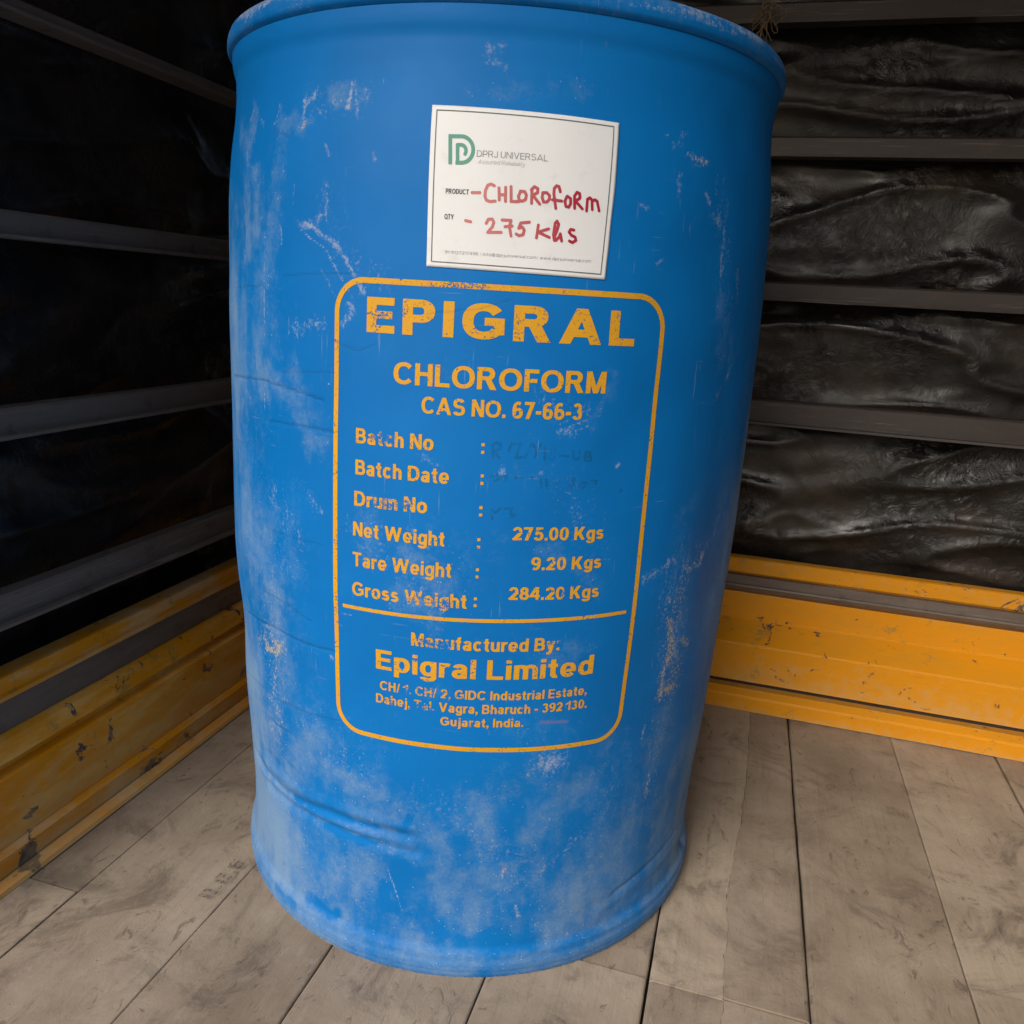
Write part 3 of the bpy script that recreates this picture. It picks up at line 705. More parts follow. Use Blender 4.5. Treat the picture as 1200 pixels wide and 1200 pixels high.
FADED = [[(2.41,0.5396),(2.12,0.5503),(2.79,0.5529),(3.5,0.5512),(3.43,0.5476),(2.51,0.5456)],[(2.64,0.545),(3.39,0.5398)],[(4.85,0.5462),(5.25,0.5523)],[(5.6,0.5517),(6.77,0.5526),(6.47,0.5477),(6.09,0.5404),(7.14,0.5412)],[(7.62,0.5407),(8.65,0.5529)],[(8.77,0.5529),(9.44,0.547)],[(10.08,0.5531),(9.28,0.541)],[(10.84,0.5496),(10.98,0.5394)],[(11.83,0.5479),(12.55,0.5486),(12.72,0.545),(12.0,0.5443),(12.61,0.5444),(12.56,0.5395),(11.82,0.5401)],[(13.6,0.5433),(15.09,0.543)],[(15.77,0.5476),(15.87,0.5415),(16.39,0.5403),(17.0,0.5416),(16.91,0.5471)],[(17.93,0.5397),(17.93,0.5471),(18.85,0.5465),(18.77,0.5434),(18.01,0.5428),(19.05,0.5422),(18.97,0.5391),(17.93,0.5393)],[(2.26,0.5238),(3.18,0.5258),(3.57,0.5229),(2.78,0.519)],[(3.92,0.5236),(4.84,0.525),(4.54,0.5207)],[(6.16,0.5234),(7.35,0.523)],[(9.02,0.5233),(9.13,0.5245)],[(10.47,0.5234),(10.69,0.5155)],[(11.44,0.5229),(11.59,0.5155)],[(12.71,0.5199),(13.45,0.5199)],[(15.4,0.5231),(16.4,0.5237),(15.73,0.5181),(16.74,0.5181)],[(17.51,0.518),(17.99,0.5205),(18.79,0.5192),(18.07,0.5155),(17.53,0.5168)],[(19.53,0.5217),(20.59,0.5216),(20.24,0.5191)],[(2.55,0.4955),(3.17,0.4925),(4.08,0.4971)],[(2.75,0.4868),(2.6,0.4905)],[(4.8,0.4966),(5.98,0.4975),(5.68,0.4924),(6.53,0.4913),(5.95,0.4894)]]

RZ = np.array([(0, .2785), (.003, .2805), (.008, .2822), (.010, .2816), (.012, .2828), (.020, .2829), (.0215, .2818), (.029, .2814), (.0315, .2796), (.036, .2774), (.056, .2763), (.103, .2762), (.15, .2788), (.2, .282), (.25, .2845), (.3, .2862),
               (.35, .2882), (.4, .2903), (.45, .291), (.55, .2906), (.65, .2895), (.75, .2868), (.79, .2835), (.82, .2786), (.84, .2772), (.8575, .2771), (.861, .2777), (.8665, .2794), (.871, .2800), (.8785, .2803)])
ZZ = np.linspace(0, .8785, 1400); RR = np.interp(ZZ, RZ[:, 0], RZ[:, 1])
def _sm(a, n):
    k = np.hanning(n + 2)[1:-1]; k /= k.sum(); return np.convolve(np.pad(a, n, mode='edge'), k, 'same')[n:-n]
wide = _sm(RR, 75); tight = _sm(RR, 9); wt = np.clip((ZZ - .06) / .04, 0, 1) * np.clip((.845 - ZZ) / .02, 0, 1)
RR = wide * wt + tight * (1 - wt)

def seg_dist(A, Z, pts):
    """distance in metres on the drum's skin to a polyline of (degrees, height)"""
    k = math.pi / 180 * .288
    r = np.full(A.shape, 1e9)
    P = [(a * k, z) for a, z in pts]
    for q in range(max(1, len(P) - 1)):
        a, b = P[q], P[min(q + 1, len(P) - 1)]
        dx, dy = b[0] - a[0], b[1] - a[1]; L2 = dx * dx + dy * dy or 1e-12
        t = np.clip(((A * k - a[0]) * dx + (Z - a[1]) * dy) / L2, 0, 1)
        r = np.minimum(r, np.hypot(A * k - a[0] - t * dx, Z - a[1] - t * dy))
    return r

def groove(A, Z, pts, depth, sig, f0=None):
    d = seg_dist(A, Z, pts); return -depth * np.exp(-(d / sig) ** 2)

def vnoise(A, Z, fa, fz, seed):
    """smooth value noise on the drum's skin, used for the outlines of dirt"""
    g = np.random.default_rng(seed).random((64, 64))
    x, y = A * fa, Z * fz
    i, j = np.floor(x).astype(int), np.floor(y).astype(int)
    s, t = x - i, y - j; s = s * s * (3 - 2 * s); t = t * t * (3 - 2 * t)
    q = lambda a, b: g[a % 64, b % 64]
    return (q(i, j) * (1 - s) + q(i + 1, j) * s) * (1 - t) + (q(i, j + 1) * (1 - s) + q(i + 1, j + 1) * s) * t

def drum_radius(A, Z):
    r = np.interp(Z, ZZ, RR)
    # two crushed grooves low on the left, a fold above the foot on the right, shallow dents
    fade = lambda a, a0, a1: np.clip((a - a0) / (a1 - a0), 0, 1)
    r = r + groove(A, Z, [(-62, .150), (-45, .1485), (-37, .151), (-30, .157), (-17, .1585), (-11, .158)], .0027, .0062)
    r = r + groove(A, Z, [(-52, .137), (-40, .1395), (-26, .1425), (-15, .141), (-9, .140)], .0022, .0060)
    r = r - groove(A, Z, [(-58, .144), (-42, .1455), (-30, .149), (-17, .150)], .0016, .0035)
    r = r - groove(A, Z, [(-58, .166), (-42, .164), (-25, .169), (-10, .168)], .0014, .006)
    r = r + groove(A, Z, [(36, .067), (45, .0745), (60, .083), (74, .080)], .0011, .0030)
    r = r - groove(A, Z, [(32, .054), (48, .062), (66, .068)], .0008, .006)
    r = r + groove(A, Z, [(66, .05), (72, .036)], .004, .006)
    for pts, dp, sg in (([(-63.7, .577), (-45, .5826), (-35, .579), (-28.5, .574)], .0006, .0016), ([(-60.6, .330), (-44, .339), (-33, .3385), (-26, .341)], .0006, .0016), ([(-43.8, .546), (-34, .5485), (-25.7, .548)], .0004, .0014),
                        ([(-48, .228), (-44, .226)], .0008, .0015), ([(-55, .70), (-50, .45)], .003, .05), ([(50, .60), (58, .40)], .003, .045), ([(5, .21), (20, .20)], .0015, .03), ([(-70, .3)], .004, .05)):
        r = r + groove(A, Z, pts, dp, sg)
    r = r + .0022 * (vnoise(A, Z, 1 / 23, 6, 3) - .5) * np.clip(Z / .1, 0, 1) * np.clip((.84 - Z) / .1, 0, 1)
    r = r + .0006 * (vnoise(A, Z, 1 / 6, 22, 4) - .5) * np.clip((.86 - Z) / .03, 0, 1)
    return r

def masks(A, Z):
    out = {c: np.zeros(A.shape) for c in ('dust', 'scuff', 'stain', 'dark', 'clean', 'rust', 'inkwear')}
    soft = {'dust': 1.0, 'clean': .6, 'scuff': 1.0, 'stain': 1.0, 'dark': .45, 'rust': .8, 'inkwear': 1.0}
    wob = (vnoise(A, Z, 1 / 1.6, 120, 11) - .5) * .006
    for c, wd, st, pts in STROKES:
        k = soft[c]; hw = wd / 2
        pa = [p[0] for p in pts]; pz = [p[1] for p in pts]; m = hw * 2.5 + .012
        ma = m / .288 * 57.3
        sel = (A > min(pa) - ma) & (A < max(pa) + ma) & (Z > min(pz) - m) & (Z < max(pz) + m)
        if not sel.any(): continue
        d = seg_dist(A[sel], Z[sel], pts)
        if c in ('dust', 'clean'): d = d + wob[sel] * (2.2 if c == 'dust' else 1.2)
        if c in ('scuff', 'stain') and wd > .003: d = d + wob[sel] * .35
        if c == 'stain': hw, st = hw * 1.9, st + .02
        if c == 'scuff' and wd > .002: hw, st = hw * 1.5, st * .92
        if c == 'dark': hw = max(hw, .0009)
        v = st * np.clip((hw * (1 + k) - d) / (hw * 2 * k + 1e-6), 0, 1) if c != 'dust' else st * np.exp(-(d / (hw * 1.15)) ** 2)
        out[c][sel] = np.maximum(out[c][sel], v)
    n1 = vnoise(A, Z, 1 / 9, 11, 21); n2 = vnoise(A, Z, 1 / 3.2, 24, 22); n3 = vnoise(A, Z, 1 / 1.3, 40, 23)
    low = np.clip((.30 - Z) / .26, 0, 1)                                     # splashed up from the boards
    side = np.clip((-A - 30) / 30, 0, 1) * np.clip((.815 - Z - .05 * n2) / .05, 0, 1)
    flank = np.clip((A - 50) / 20, 0, 1) * np.clip((.80 - Z) / .30, 0, 1)
    base = .02 + .40 * low + .50 * side + .72 * flank + .14 * np.clip((.62 - Z) / .4, 0, 1)
    base = base + (.10 + .9 * base) * ((n1 - .5) * .8 + (n2 - .5) * .5 + (n3 - .5) * .25)
    base = np.where(Z > .845, base * .55, base)
    foot = np.clip((.036 - Z) / .012, 0, 1)
    out['dust'] = np.maximum(out['dust'] * .8 + base * .55, base)
    out['dust'] = out['dust'] * (1 - .5 * foot) + .30 * foot
    out['scuff'] = np.maximum(out['scuff'], .55 * np.clip((.0065 - Z) / .004, 0, 1) * (.4 + n2))
    return out

MD = mat_drum(); MI = mat_ink()
DRUM = tag(empty('plastic_drum', (0, 0, 0), YAW), 'large scuffed blue plastic drum with yellow printing standing on the wooden boards', 'drum')

def drum_pos(A, Z, off=0.0):
    a = np.radians(A); r = drum_radius(A, Z) + off
    return np.stack([r * np.sin(a), -r * np.cos(a), Z], -1)

def build_drum():
    fa = np.arange(-96, 96.01, .3); ba = np.arange(99, 262, 3.0)
    al = np.concatenate([fa, ba]); zl = np.unique(np.concatenate([np.arange(0, .045, .0012), np.arange(.045, .845, .0016), np.arange(.845, .8785, .0009), [.8785]]))
    A, Z = np.meshgrid(al, zl); Aw = (A + 180) % 360 - 180
    P = drum_pos(Aw, Z); na, nz = len(al), len(zl)
    mk = masks(Aw, Z); mk.pop('inkwear')
    j, i = np.meshgrid(np.arange(nz - 1), np.arange(na), indexing='ij')
    i2 = (i + 1) % na
    F = np.stack([j * na + i, j * na + i2, (j + 1) * na + i2, (j + 1) * na + i], -1).reshape(-1, 4)
    me = bpy.data.meshes.new('body'); V = P.reshape(-1, 3)
    me.vertices.add(len(V)); me.vertices.foreach_set('co', V.ravel().astype(np.float32))
    me.loops.add(F.size); me.loops.foreach_set('vertex_index', F.ravel().astype(np.int32))
    me.polygons.add(len(F)); me.polygons.foreach_set('loop_start', np.arange(0, F.size, 4, dtype=np.int32)); me.polygons.foreach_set('loop_total', np.full(len(F), 4, np.int32))
    me.polygons.foreach_set('use_smooth', np.ones(len(F), bool))
    me.update(calc_edges=True); me.validate()
    for k, a in mk.items():
        at = me.attributes.new(k, 'FLOAT', 'POINT'); at.data.foreach_set('value', a.ravel().astype(np.float32))
    me.materials.append(MD)
    o = bpy.data.objects.new('body', me); C.objects.link(o); o.parent = DRUM
    # rim: the rolled lifting ring, then the sunk head with its two bungs
    def lathe(name, prof, n=240, wob=0.0, extra=None):
        V, F = [], []
        for k in range(n):
            a = 2 * math.pi * k / n
            for (r, z) in prof:
                q = wob * mnoise.noise(Vector((math.cos(a) * 4, math.sin(a) * 4, z * 60)))
                V.append(((r + q) * math.sin(a), -(r + q) * math.cos(a), z + q * .6))
        m = len(prof)
        for k in range(n):
            for q in range(m - 1):
                F.append((k * m + q, ((k + 1) % n) * m + q, ((k + 1) % n) * m + q + 1, k * m + q + 1))
        z = np.array([v[2] for v in V]); x = np.array([math.degrees(math.atan2(v[0], -v[1])) for v in V])
        zer = np.zeros(len(V))
        at = {'dust': .26 + .22 * np.clip((z - .885) / .012, 0, 1) + .2 * (vnoise(x, z, 1 / 7, 90, 5) - .5) + .1 * np.clip((np.abs(x) - 40) / 40, 0, 1),
              'scuff': .62 * np.clip((vnoise(x, z, 1 / 5.0, 150, 6) - .30) * 3, 0, 1) * np.clip((z - .884) / .006, 0, 1), 'stain': zer, 'dark': zer, 'clean': zer, 'rust': zer}
        return obj(name, V, F, MD, DRUM, smooth=True, attrs=at)
    lathe('top_rim', [(.2700, .8740), (.2775, .8775), (.2790, .8786), (.2800, .8796), (.2822, .8806), (.2840, .8822), (.2846, .8842), (.2843, .8885), (.2832, .8930), (.2818, .8962), (.2800, .8978), (.2775, .8980), (.2755, .8960), (.2742, .8900), (.2738, .8700)], wob=.0007)
    lathe('drum_head', [(.2737, .868), (.2700, .8655), (.20, .8690), (.0005, .8700)], n=120)
    for sx in (-1, 1):
        V, F = [], []
        prof = [(.034, .8665), (.034, .884), (.030, .887), (.024, .887), (.022, .880), (.0005, .880)]
        n = 40
        for k in range(n):
            a = 2 * math.pi * k / n
            for (r, z) in prof: V.append((sx * .19 + r * math.cos(a), .03 + r * math.sin(a), z))
        m = len(prof)
        for k in range(n):
            for q in range(m - 1): F.append((k * m + q, ((k + 1) % n) * m + q, ((k + 1) % n) * m + q + 1, k * m + q + 1))
        z0 = np.zeros(len(V))
        obj('bung', V, F, MD, DRUM, smooth=False, attrs={c: z0 + (.3 if c == 'dust' else 0) for c in ('dust', 'scuff', 'stain', 'dark', 'clean', 'rust')})
build_drum()

K = math.pi / 180 * .288                 # one degree of arc along the skin, metres
def skin_print(name, fields, cell, off, mat, parent, extra=None):
    V, F = ink_mesh(fields, cell)
    A, Z = V[:, 0] / K, V[:, 1]
    P = drum_pos(A, Z, off)
    at = masks(A, Z) if extra is None else extra(A, Z)
    return obj(name, P, F, mat, parent, smooth=False, attrs=at)

LINES = [('EPIGRAL', -19.79, 25.18, .6354, .0282, dict(s=.245, h=.215, gap=.19), .0006), ('CHLOROFORM', -14.74, 20.63, .5952, .0180, {}, .0012), ('CAS NO. 67-66-3', -9.77, 16.81, .5728, .0140, {}, .001),
 ('Batch No', -21.41, -7.51, .5420, .0130, {}, .0004), ('Batch Date', -21.44, -4.73, .5146, .0130, {}, .0004), ('Drum No', -21.62, -8.23, .4866, .0132, {}, .0012), ('Net Weight', -21.81, -5.04, .4592, .0129, {}, .0008),
 ('275.00 Kgs', 6.36, 22.69, .4689, .0118, {}, 0), ('Tare Weight', -21.87, -3.67, .4309, .0132, {}, .0012), ('9.20 Kgs', 9.85, 22.7, .4420, .0118, {}, 0), ('Gross Weight', -21.94, -.84, .4030, .0130, {}, .0015), ('284.20 Kgs', 6.33, 22.73, .4145, .0118, {}, 0),
 ('Manufactured By:', -10.47, 16.11, .3640, .0128, {}, .001), ('Epigral Limited', -17.22, 23.17, .3350, .0195, {}, .003), ('CH/ 1, CH/ 2, GIDC Industrial Estate,', -16.44, 22.38, .3141, .0092, dict(s=.22, h=.17, gap=.115), .003),
 ('Dahej, Tal. Vagra, Bharuch - 392 130.', -17.25, 22.7, .3002, .0094, dict(s=.22, h=.17, gap=.115), .0025), ('Gujarat, India.', -4.75, 10.57, .2870, .0088, dict(s=.22, h=.17, gap=.115), .0012)]
fl = []
for t, a0, a1, z, cap, kw, dv in LINES: fl += text_field(t, a0 * K, a1 * K, z, cap, dv=dv, **kw)
for a, z in ((.65, .5471), (.77, .5207), (.81, .4933), (.72, .465), (.73, .4379), (.63, .4111)):
    for dz in (-.0032, .0032): fl.append((Glyphs.box(a * K - .0013, z + dz - .0013, a * K + .0013, z + dz + .0013), (a * K - .0026, z + dz - .0026, a * K + .0026, z + dz + .0026)))
skin_print('printed_lettering', fl, .0004, .00035, MI, DRUM)
skin_print('printed_frame', [rrect_field(-25.55 * K, .2638, 30.75 * K, .6765, .026, .0046), stroke_field([(-24.0 * K, .3907), (-9 * K, .3925), (6 * K, .3943), (18 * K, .3953), (29.0 * K, .3963)], .0034, butt=True)], .0005, .00035, MI, DRUM)
MF = mat_marker('faded_marker', (.006, .10, .17), (.006, .10, .17), .27, 0, 1)
skin_print('faded_handwriting', [stroke_field([(a * K, z) for a, z in l], .0022) for l in FADED], .0004, .00035, MF, DRUM, extra=lambda A, Z: {'fade': np.zeros(A.shape)})

# ------------------------------------------------------------------ the paper label glued on the drum
def build_label():
    TL, TR, BR, BL = (-10.0, .8086), (20.0, .806), (19.0, .6878), (-9.74, .6897)
    nu, nv = 91, 61; V = []; MP = mat_paper()
    off0 = .0008
    for j in range(nv):
        t = j / (nv - 1)
        for i in range(nu):
            s = i / (nu - 1)
            a = (TL[0] * (1 - s) + TR[0] * s) * (1 - t) + (BL[0] * (1 - s) + BR[0] * s) * t
            z = (TL[1] * (1 - s) + TR[1] * s) * (1 - t) + (BL[1] * (1 - s) + BR[1] * s) * t
            if i == nu - 1: a += .18 * mnoise.noise(Vector((t * 4, 2, 0)))
            edge = max(0, s - .93) / .07
            lift = off0 
            V.append((a, z, lift))
    V = np.array(V); P = drum_pos(V[:, 0], V[:, 1], V[:, 2])
    F = [f[::-1] for f in grid_faces(nu, nv)]
    back = drum_pos(V[:, 0], V[:, 1], V[:, 2] - .0003)
    n = len(P); F += [tuple(n + q for q in f[::-1]) for f in F[:]]
    ring = [i for i in range(nu)] + [j * nu + nu - 1 for j in range(1, nv)] + [(nv - 1) * nu + i for i in range(nu - 2, -1, -1)] + [j * nu for j in range(nv - 2, 0, -1)]
    for q in range(len(ring)):
        a, b = ring[q], ring[(q + 1) % len(ring)]; F.append((a, b, n + b, n + a))
    lab = obj('paper_label', np.concatenate([P, back]), F, MP, DRUM, smooth=True)
    lab['label'] = 'white paper label with red handwriting'
    OFF = .00105
    def pr(name, fields, cell, mat, ex=None):
        return skin_print(name, fields, cell, OFF, mat, lab, extra=ex or (lambda A, Z: {}))
    c = [(-9.18, .8049), (19.02, .8027), (18.14, .6917), (-8.96, .6936)]
    cu = [(a * K, z) for a, z in c]
    pr('border_line', [stroke_field([cu[0], cu[1]], .0008), stroke_field([cu[1], cu[2]], .0008), stroke_field([cu[2], cu[3]], .0008), stroke_field([cu[3], cu[0]], .0008)], .00035, mat_plain('border_ink', (.10, .115, .11), .6))
    L = lambda x, y: ((-7.1 + (x - 185) / 235 * 4.13 + (y - 130) * .0009) * K, .7875 - (y - 130 - (x - 185) * .03) / 268 * .0218)
    arc = lambda cx, cy, rx, ry, a0, a1: [(cx + rx * math.cos(R(a0 + (a1 - a0) * k / 16)), cy - ry * math.sin(R(a0 + (a1 - a0) * k / 16))) for k in range(17)]
    wd = .0029
    pr('logo', [stroke_field([L(*q) for q in [(200, 130), (200, 396)]], wd, butt=True),
                stroke_field([L(*q) for q in [(185, 146), (300, 146)] + arc(300, 263, 104, 117, 90, -90) + [(246, 380)]], wd, butt=True),
                stroke_field([L(*q) for q in [(265, 396), (265, 222), (300, 222)] + arc(298, 272, 42, 50, 90, -45)], wd * .95, butt=True)], .0003, mat_plain('green_ink', (.075, .27, .20), .6))
    grey = mat_plain('grey_ink', (.24, .25, .25), .7); dark = mat_plain('black_ink', (.045, .045, .05), .6); pale = mat_plain('pale_grey_ink', (.42, .44, .44), .7)
    pr('company_name', text_field('DPRJ UNIVERSAL', -2.54 * K, 8.45 * K, .7723, .0047, s=.12, h=.11, gap=.13), .0002, grey)
    pr('tagline', text_field('Assured Reliability', -2.34 * K, 4.94 * K, .7673, .0032, s=.11, h=.10, gap=.16, shear=.25), .0002, pale)
    pr('printed_caption', text_field('PRODUCT', -7.1 * K, -3.48 * K, .7445, .0038, s=.23, h=.18) + text_field('QTY', -7.14 * K, -5.67 * K, .7257, .0039, s=.23, h=.18), .0002, dark)
    pr('contact_line', text_field('91 9137217496 / info@dprjuniversal.com/ www.dprjuniversal.com', -6.87 * K, 16.37 * K, .7000, .0024, s=.12, h=.12, gap=.16), .0002, mat_plain('footer_ink', (.30, .31, .31), .7))
    MR = mat_marker('red_marker', (.52, .17, .165), (.34, .012, .035), 1.0, 0.0, 1.0)
    pr('handwriting', [stroke_field([(a * K, z) for a, z in l], .0023) for l in HAND], .0003, MR, lambda A, Z: {'fade': np.clip((A - 0) / 13, 0, 1)})
build_label()

# ------------------------------------------------------------------ truck sides: yellow rails, steel slats, black plastic film behind
MY = mat_yellow('yellow_paint', .3); MYD = mat_yellow('dusty_brightened_yellow_paint', .92, (.56, .40, .22)); MYL = mat_yellow('brightened_yellow_paint', .6, (.70, .44, .14))  # left rail copies: dust plus a lighter colour making up for missing light
MSL = mat_steel('bounce_lit_steel', (.100, .080, .069), (.165, .138, .120), .7)  # lighter steel for the left slats, bounce light put into its colour
MS = mat_steel('rusty_steel', (.028, .020, .017), (.048, .037, .033)); MB = mat_steel('bare_steel', (.085, .060, .045), (.17, .135, .112), .5)
MT = mat_tarp()

def tarp(name, axis, a0, a1, base, sgn, label, levels, seed):
    """wrinkled film hung behind the slats: it bellies out between them and creases along its length"""
    st = .0052; na = int((a1 - a0) / st) + 1; z0, z1 = .02, 1.44; nz = int((z1 - z0) / st) + 1
    V = []
    for j in range(nz):
        z = z0 + (z1 - z0) * j / (nz - 1)
        gap = min(abs(z - q) for q in levels)
        belly = .022 * min(1, gap / .07)
        for i in range(na):
            t = a0 + (a1 - a0) * i / (na - 1)
            q = Vector((t * 2.2 + seed, z * 9, seed)); sh = Vector((t * 1.2, z * 2, seed + 3))
            ang = mnoise.noise(sh) * .12
            n1 = mnoise.noise(Vector((t * 1.9 + seed, (z + ang) * 8, seed)))
            n2 = 1 - abs(mnoise.noise(Vector((t * 3.2 + 4, (z + ang * 1.6) * 13, seed)))) * 2
            n3 = 1 - abs(mnoise.noise(Vector((t * 9 + z * 7, z * 15 - t * 5, seed + 9)))) * 2
            n5 = mnoise.noise(Vector((t * 11 - z * 8, z * 21 + t * 9, seed + 31))); n6 = mnoise.noise(Vector((t * 4, z * 6, seed + 40)))
            msk = max(0, mnoise.noise(Vector((t * 3, z * 5, seed + 20))))
            d = belly * (.45 + .60 * n1) + min(1, gap / .03) * (.012 * max(0, n2) ** 3 + .012 * msk * max(0, n3) ** 2 + .0035 * max(0, 1 - 2.4 * abs(n5)) * (.3 + abs(n6)))
            p = base - sgn * d
            V.append((t, p, z) if axis == 'X' else (p, t, z))
    o = obj(name, V, grid_faces(na, nz), MT, None, smooth=True)
    return tag(o, label, 'plastic sheet')

# headboard (behind the drum, runs along X)
HB = tag(empty('truck_headboard', (.6, .45, 0)), 'slatted steel truck headboard behind the drum with a yellow painted rail at the floor', 'truck wall')
def part(o, par):
    o.parent = par; o.matrix_parent_inverse = Matrix.Translation(par.location).inverted(); return o
XA, XB = -.50, 1.02
part(extrude_profile('bottom_lip', [(.436, .0015), (.436, .025), (.4385, .0285), (.4385, .0425), (.466, .0425), (.466, .0015)], 'X', XA, XB, MY, None, 120, .0016), HB)
part(extrude_profile('lower_channel', [(.4440, .0530), (.4440, .1180), (.4460, .1215), (.4860, .1500), (.4890, .1535), (.4900, .1985), (.520, .1985), (.520, .0530)], 'X', XA, XB, MY, None, 160, .0012), HB)
part(extrude_profile('seam', [(.455, .0426), (.452, .0529), (.50, .0529), (.50, .0426)], 'X', XA, XB, MS, None), HB)
part(extrude_profile('steel_strip', [(.4890, .1986), (.4790, .2060), (.4745, .2130), (.4760, .2155), (.4800, .2160), (.4800, .2310), (.500, .2310), (.510, .1986)], 'X', XA, XB, MB, None, 120, .0016), HB)
part(extrude_profile('top_flange', [(.4860, .2355), (.4865, .2590), (.4895, .2605), (.5060, .2605), (.5060, .2312), (.4900, .2312)], 'X', XA, XB, MY, None, 120, .0012), HB)
def slat(axis, a, b, face, sgn, zl, zh, par, lip=.012, mat=None):
    t = .004
    pr = [(face, zl + t), (face, zh - .003), (face + sgn * .003, zh), (face + sgn * .022, zh), (face + sgn * .022, zl), (face - sgn * lip, zl), (face - sgn * lip, zl + t)]
    return part(extrude_profile('slat', pr, axis, a, b, mat or MS, None, 90, .0028), par)
for zl, zh in ((.4935, .5335), (.6900, .7190), (.9015, .9310), (1.084, 1.113), (1.28, 1.31)):
    slat('X', XA, XB, .482, 1, zl, zh, HB, .012 if zl < .6 else .006)
tarp('plastic_sheet', 'X', -.51, 1.07, .540, 1, 'creased shiny black plastic sheet behind the headboard slats to the right of the drum', [.245, .512, .705, .916, 1.098, 1.295, 1.485], 2.0)

# left side (runs along Y)
LS = tag(empty('truck_sidewall', (-.47, -.4, 0)), 'slatted steel truck side left of the drum with a dusty yellow rail and floor ledge', 'truck wall')
YA, YB = -.44, .43
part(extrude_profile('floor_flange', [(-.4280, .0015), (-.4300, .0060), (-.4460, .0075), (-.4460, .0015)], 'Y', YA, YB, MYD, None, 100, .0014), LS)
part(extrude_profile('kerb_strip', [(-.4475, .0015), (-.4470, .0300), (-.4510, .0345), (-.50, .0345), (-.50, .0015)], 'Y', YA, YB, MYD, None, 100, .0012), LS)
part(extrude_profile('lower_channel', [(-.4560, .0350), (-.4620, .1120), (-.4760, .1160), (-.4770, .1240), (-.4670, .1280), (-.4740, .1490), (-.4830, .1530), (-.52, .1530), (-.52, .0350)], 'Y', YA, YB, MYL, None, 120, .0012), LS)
part(extrude_profile('steel_strip', [(-.4850, .1532), (-.4850, .1930), (-.51, .1930), (-.51, .1532)], 'Y', YA, YB, MB, None, 80, .0012), LS)
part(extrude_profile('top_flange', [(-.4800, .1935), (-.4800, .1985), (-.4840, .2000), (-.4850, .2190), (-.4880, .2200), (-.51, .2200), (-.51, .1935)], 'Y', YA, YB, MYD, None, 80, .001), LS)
part(extrude_profile('end_post', [(-.4870, .221), (-.4870, 1.44), (-.5400, 1.44), (-.5400, .221)], 'Y', YA - .05, YA - .001, MS, None), LS)
for zl, zh in ((.279, .315), (.489, .522), (.700, .729), (.921, .939), (1.10, 1.13), (1.29, 1.32)):
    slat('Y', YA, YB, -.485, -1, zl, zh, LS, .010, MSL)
tarp('plastic_sheet', 'Y', -.44, .49, -.545, -1, 'dull black plastic sheet behind the slats of the side wall left of the drum', [.215, .297, .505, .714, .93, 1.115, 1.305, 1.495], 5.0)

# unseen tarpaulin roof, added to shade the upper part of the drum
def roof():
    V = []; nu, nv = 60, 50
    for j in range(nv):
        y = ROOF_Y0 + (.60 - ROOF_Y0) * j / (nv - 1)
        for i in range(nu):
            x = -.62 + 1.75 * i / (nu - 1)
            z = 1.42 + .22 * math.sin(math.pi * i / (nu - 1)) - .03 * abs(math.sin(y * 5)) + .02 * mnoise.noise(Vector((x * 3, y * 3, 0)))
            V.append((x, y, z))
    m = mat_plain('shade_roof_cloth', (.055, .05, .045), .8)
    return tag(obj('added_shade_roof', V, grid_faces(nu, nv), m, None, smooth=True), 'unseen dark tarpaulin roof added over the truck bed to shade the drum', 'tarpaulin')
ROOF_Y0 = -1.05
roof()
# unseen side panel, added close by to cut light from the right
o = extrude_profile('right_light_blocker', [(1.02, 0), (1.02, 1.44), (1.06, 1.44), (1.06, 0)], 'Y', -.80, .47, MS, None)
tag(o, 'unseen dark steel side panel added right of the drum to block light', 'truck wall')

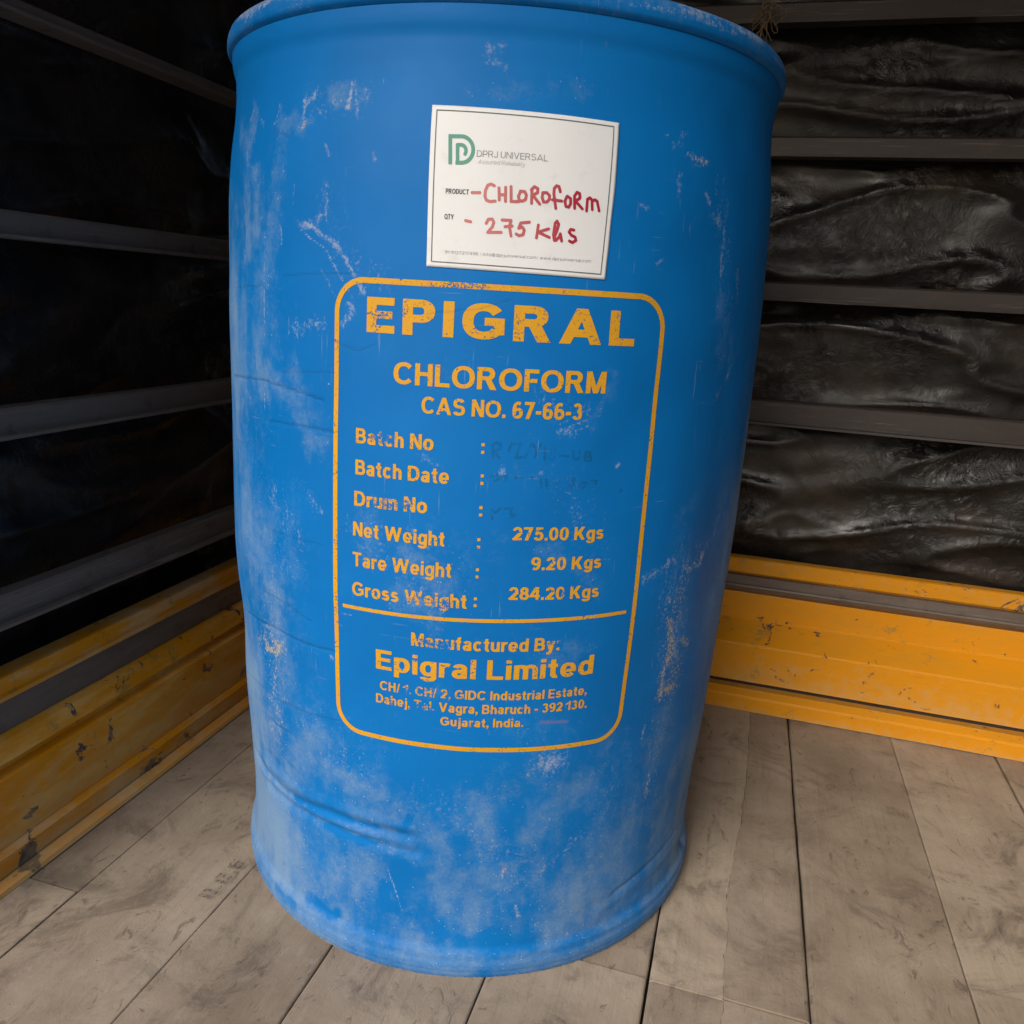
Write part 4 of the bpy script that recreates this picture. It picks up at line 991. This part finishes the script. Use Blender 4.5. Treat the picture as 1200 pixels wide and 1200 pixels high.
# ------------------------------------------------------------------ straw caught on the top slat
def straw():
    m = mat_plain('dry_straw', (.19, .135, .075), .7, .3, 90)
    V, F = [], []
    def tube(pts, r):
        b = len(V); n = len(pts)
        for k, p in enumerate(pts):
            d = (Vector(pts[min(k + 1, n - 1)]) - Vector(pts[max(k - 1, 0)])).normalized()
            s = d.cross(Vector((.3, 1, .2))).normalized(); t = d.cross(s); rr = r * (1 - .5 * k / n)
            for q in range(5):
                a = 2 * math.pi * q / 5; V.append(tuple(Vector(p) + s * math.cos(a) * rr + t * math.sin(a) * rr))
        for k in range(n - 1):
            for q in range(5): F.append((b + k * 5 + q, b + k * 5 + (q + 1) % 5, b + (k + 1) * 5 + (q + 1) % 5, b + (k + 1) * 5 + q))
    P0 = Vector(STRAW)
    R2 = random.Random(3)
    def curve(off, ends, sag, r):
        a = P0 + Vector(off); e = P0 + Vector(ends); n = 9
        tube([tuple(a.lerp(e, k / (n - 1)) + Vector((sag[0], 0, sag[1])) * math.sin(math.pi * k / (n - 1)) + Vector((R2.uniform(-1, 1), R2.uniform(-1, 1), R2.uniform(-1, 1))) * .0012) for k in range(n)], r)
    for off, e, sag, r in (((0, 0, .006), (-.034, -.004, -.062), (-.006, .004), .0009), ((-.004, 0, 0), (-.020, -.003, -.068), (.003, 0), .0016), ((-.005, 0, -.01), (-.018, -.002, -.050), (-.006, 0), .0008),
                           ((0, -.004, .02), (.012, -.006, -.012), (.02, .004), .0009), ((.004, -.003, .012), (.020, -.006, -.004), (.004, .010), .0009), ((.002, 0, 0), (.075, .002, .006), (0, .006), .0007),
                           ((-.002, 0, .03), (.004, -.004, -.02), (-.010, 0), .0014), ((.004, 0, .03), (-.006, -.004, -.016), (.006, 0), .0012), ((0, 0, .01), (.012, -.005, -.022), (.010, -.006), .0009), ((-.012, 0, -.03), (-.004, -.002, -.056), (.003, 0), .0007)):
        curve(off, e, sag, r)
    for k in range(26):
        a = (R2.uniform(-.012, .006), R2.uniform(-.006, .003), R2.uniform(-.012, .03)); l = R2.uniform(.012, .04)
        curve(a, (a[0] + R2.uniform(-.6, .5) * l, a[1] - R2.uniform(0, .2) * l, a[2] - l * R2.uniform(.2, 1)), (R2.uniform(-.004, .004), R2.uniform(-.003, .003)), R2.uniform(.0005, .0011))
    o = obj('straw_tuft', V, F, m, None, smooth=True)
    return tag(o, 'wisp of dry straw caught on the top slat above the right edge of the drum', 'straw')
STRAW = (.245, .462, 1.085)
straw()

# worn stencilled letters on a board left of the drum
def stencil():
    m = NT('worn_stencil'); m.done((.05, .04, .035), .8)
    tr = m.n('ShaderNodeBsdfTransparent'); mx = m.n('ShaderNodeMixShader')
    m.t.links.new(m.ramp(m.noise(150, 4, .7), .40, .62, 0, .75), mx.inputs[0]); m.t.links.new(tr.outputs[0], mx.inputs[1]); m.t.links.new(m.b.outputs[0], mx.inputs[2]); m.t.links.new(mx.outputs[0], m.out.inputs[0])
    V, F = ink_mesh(text_field('ILE.E', 0, .066, 0, .017, s=.24, h=.2), .0006)
    o = obj('stencil_mark', [(x, y, 0) for x, y in V], F, m.m, FLOOR)
    o.location = STENCIL; o.rotation_euler = (0, 0, R(STENCIL_ROT))
STENCIL = (-.216, -.262, .0035); STENCIL_ROT = 90
stencil()
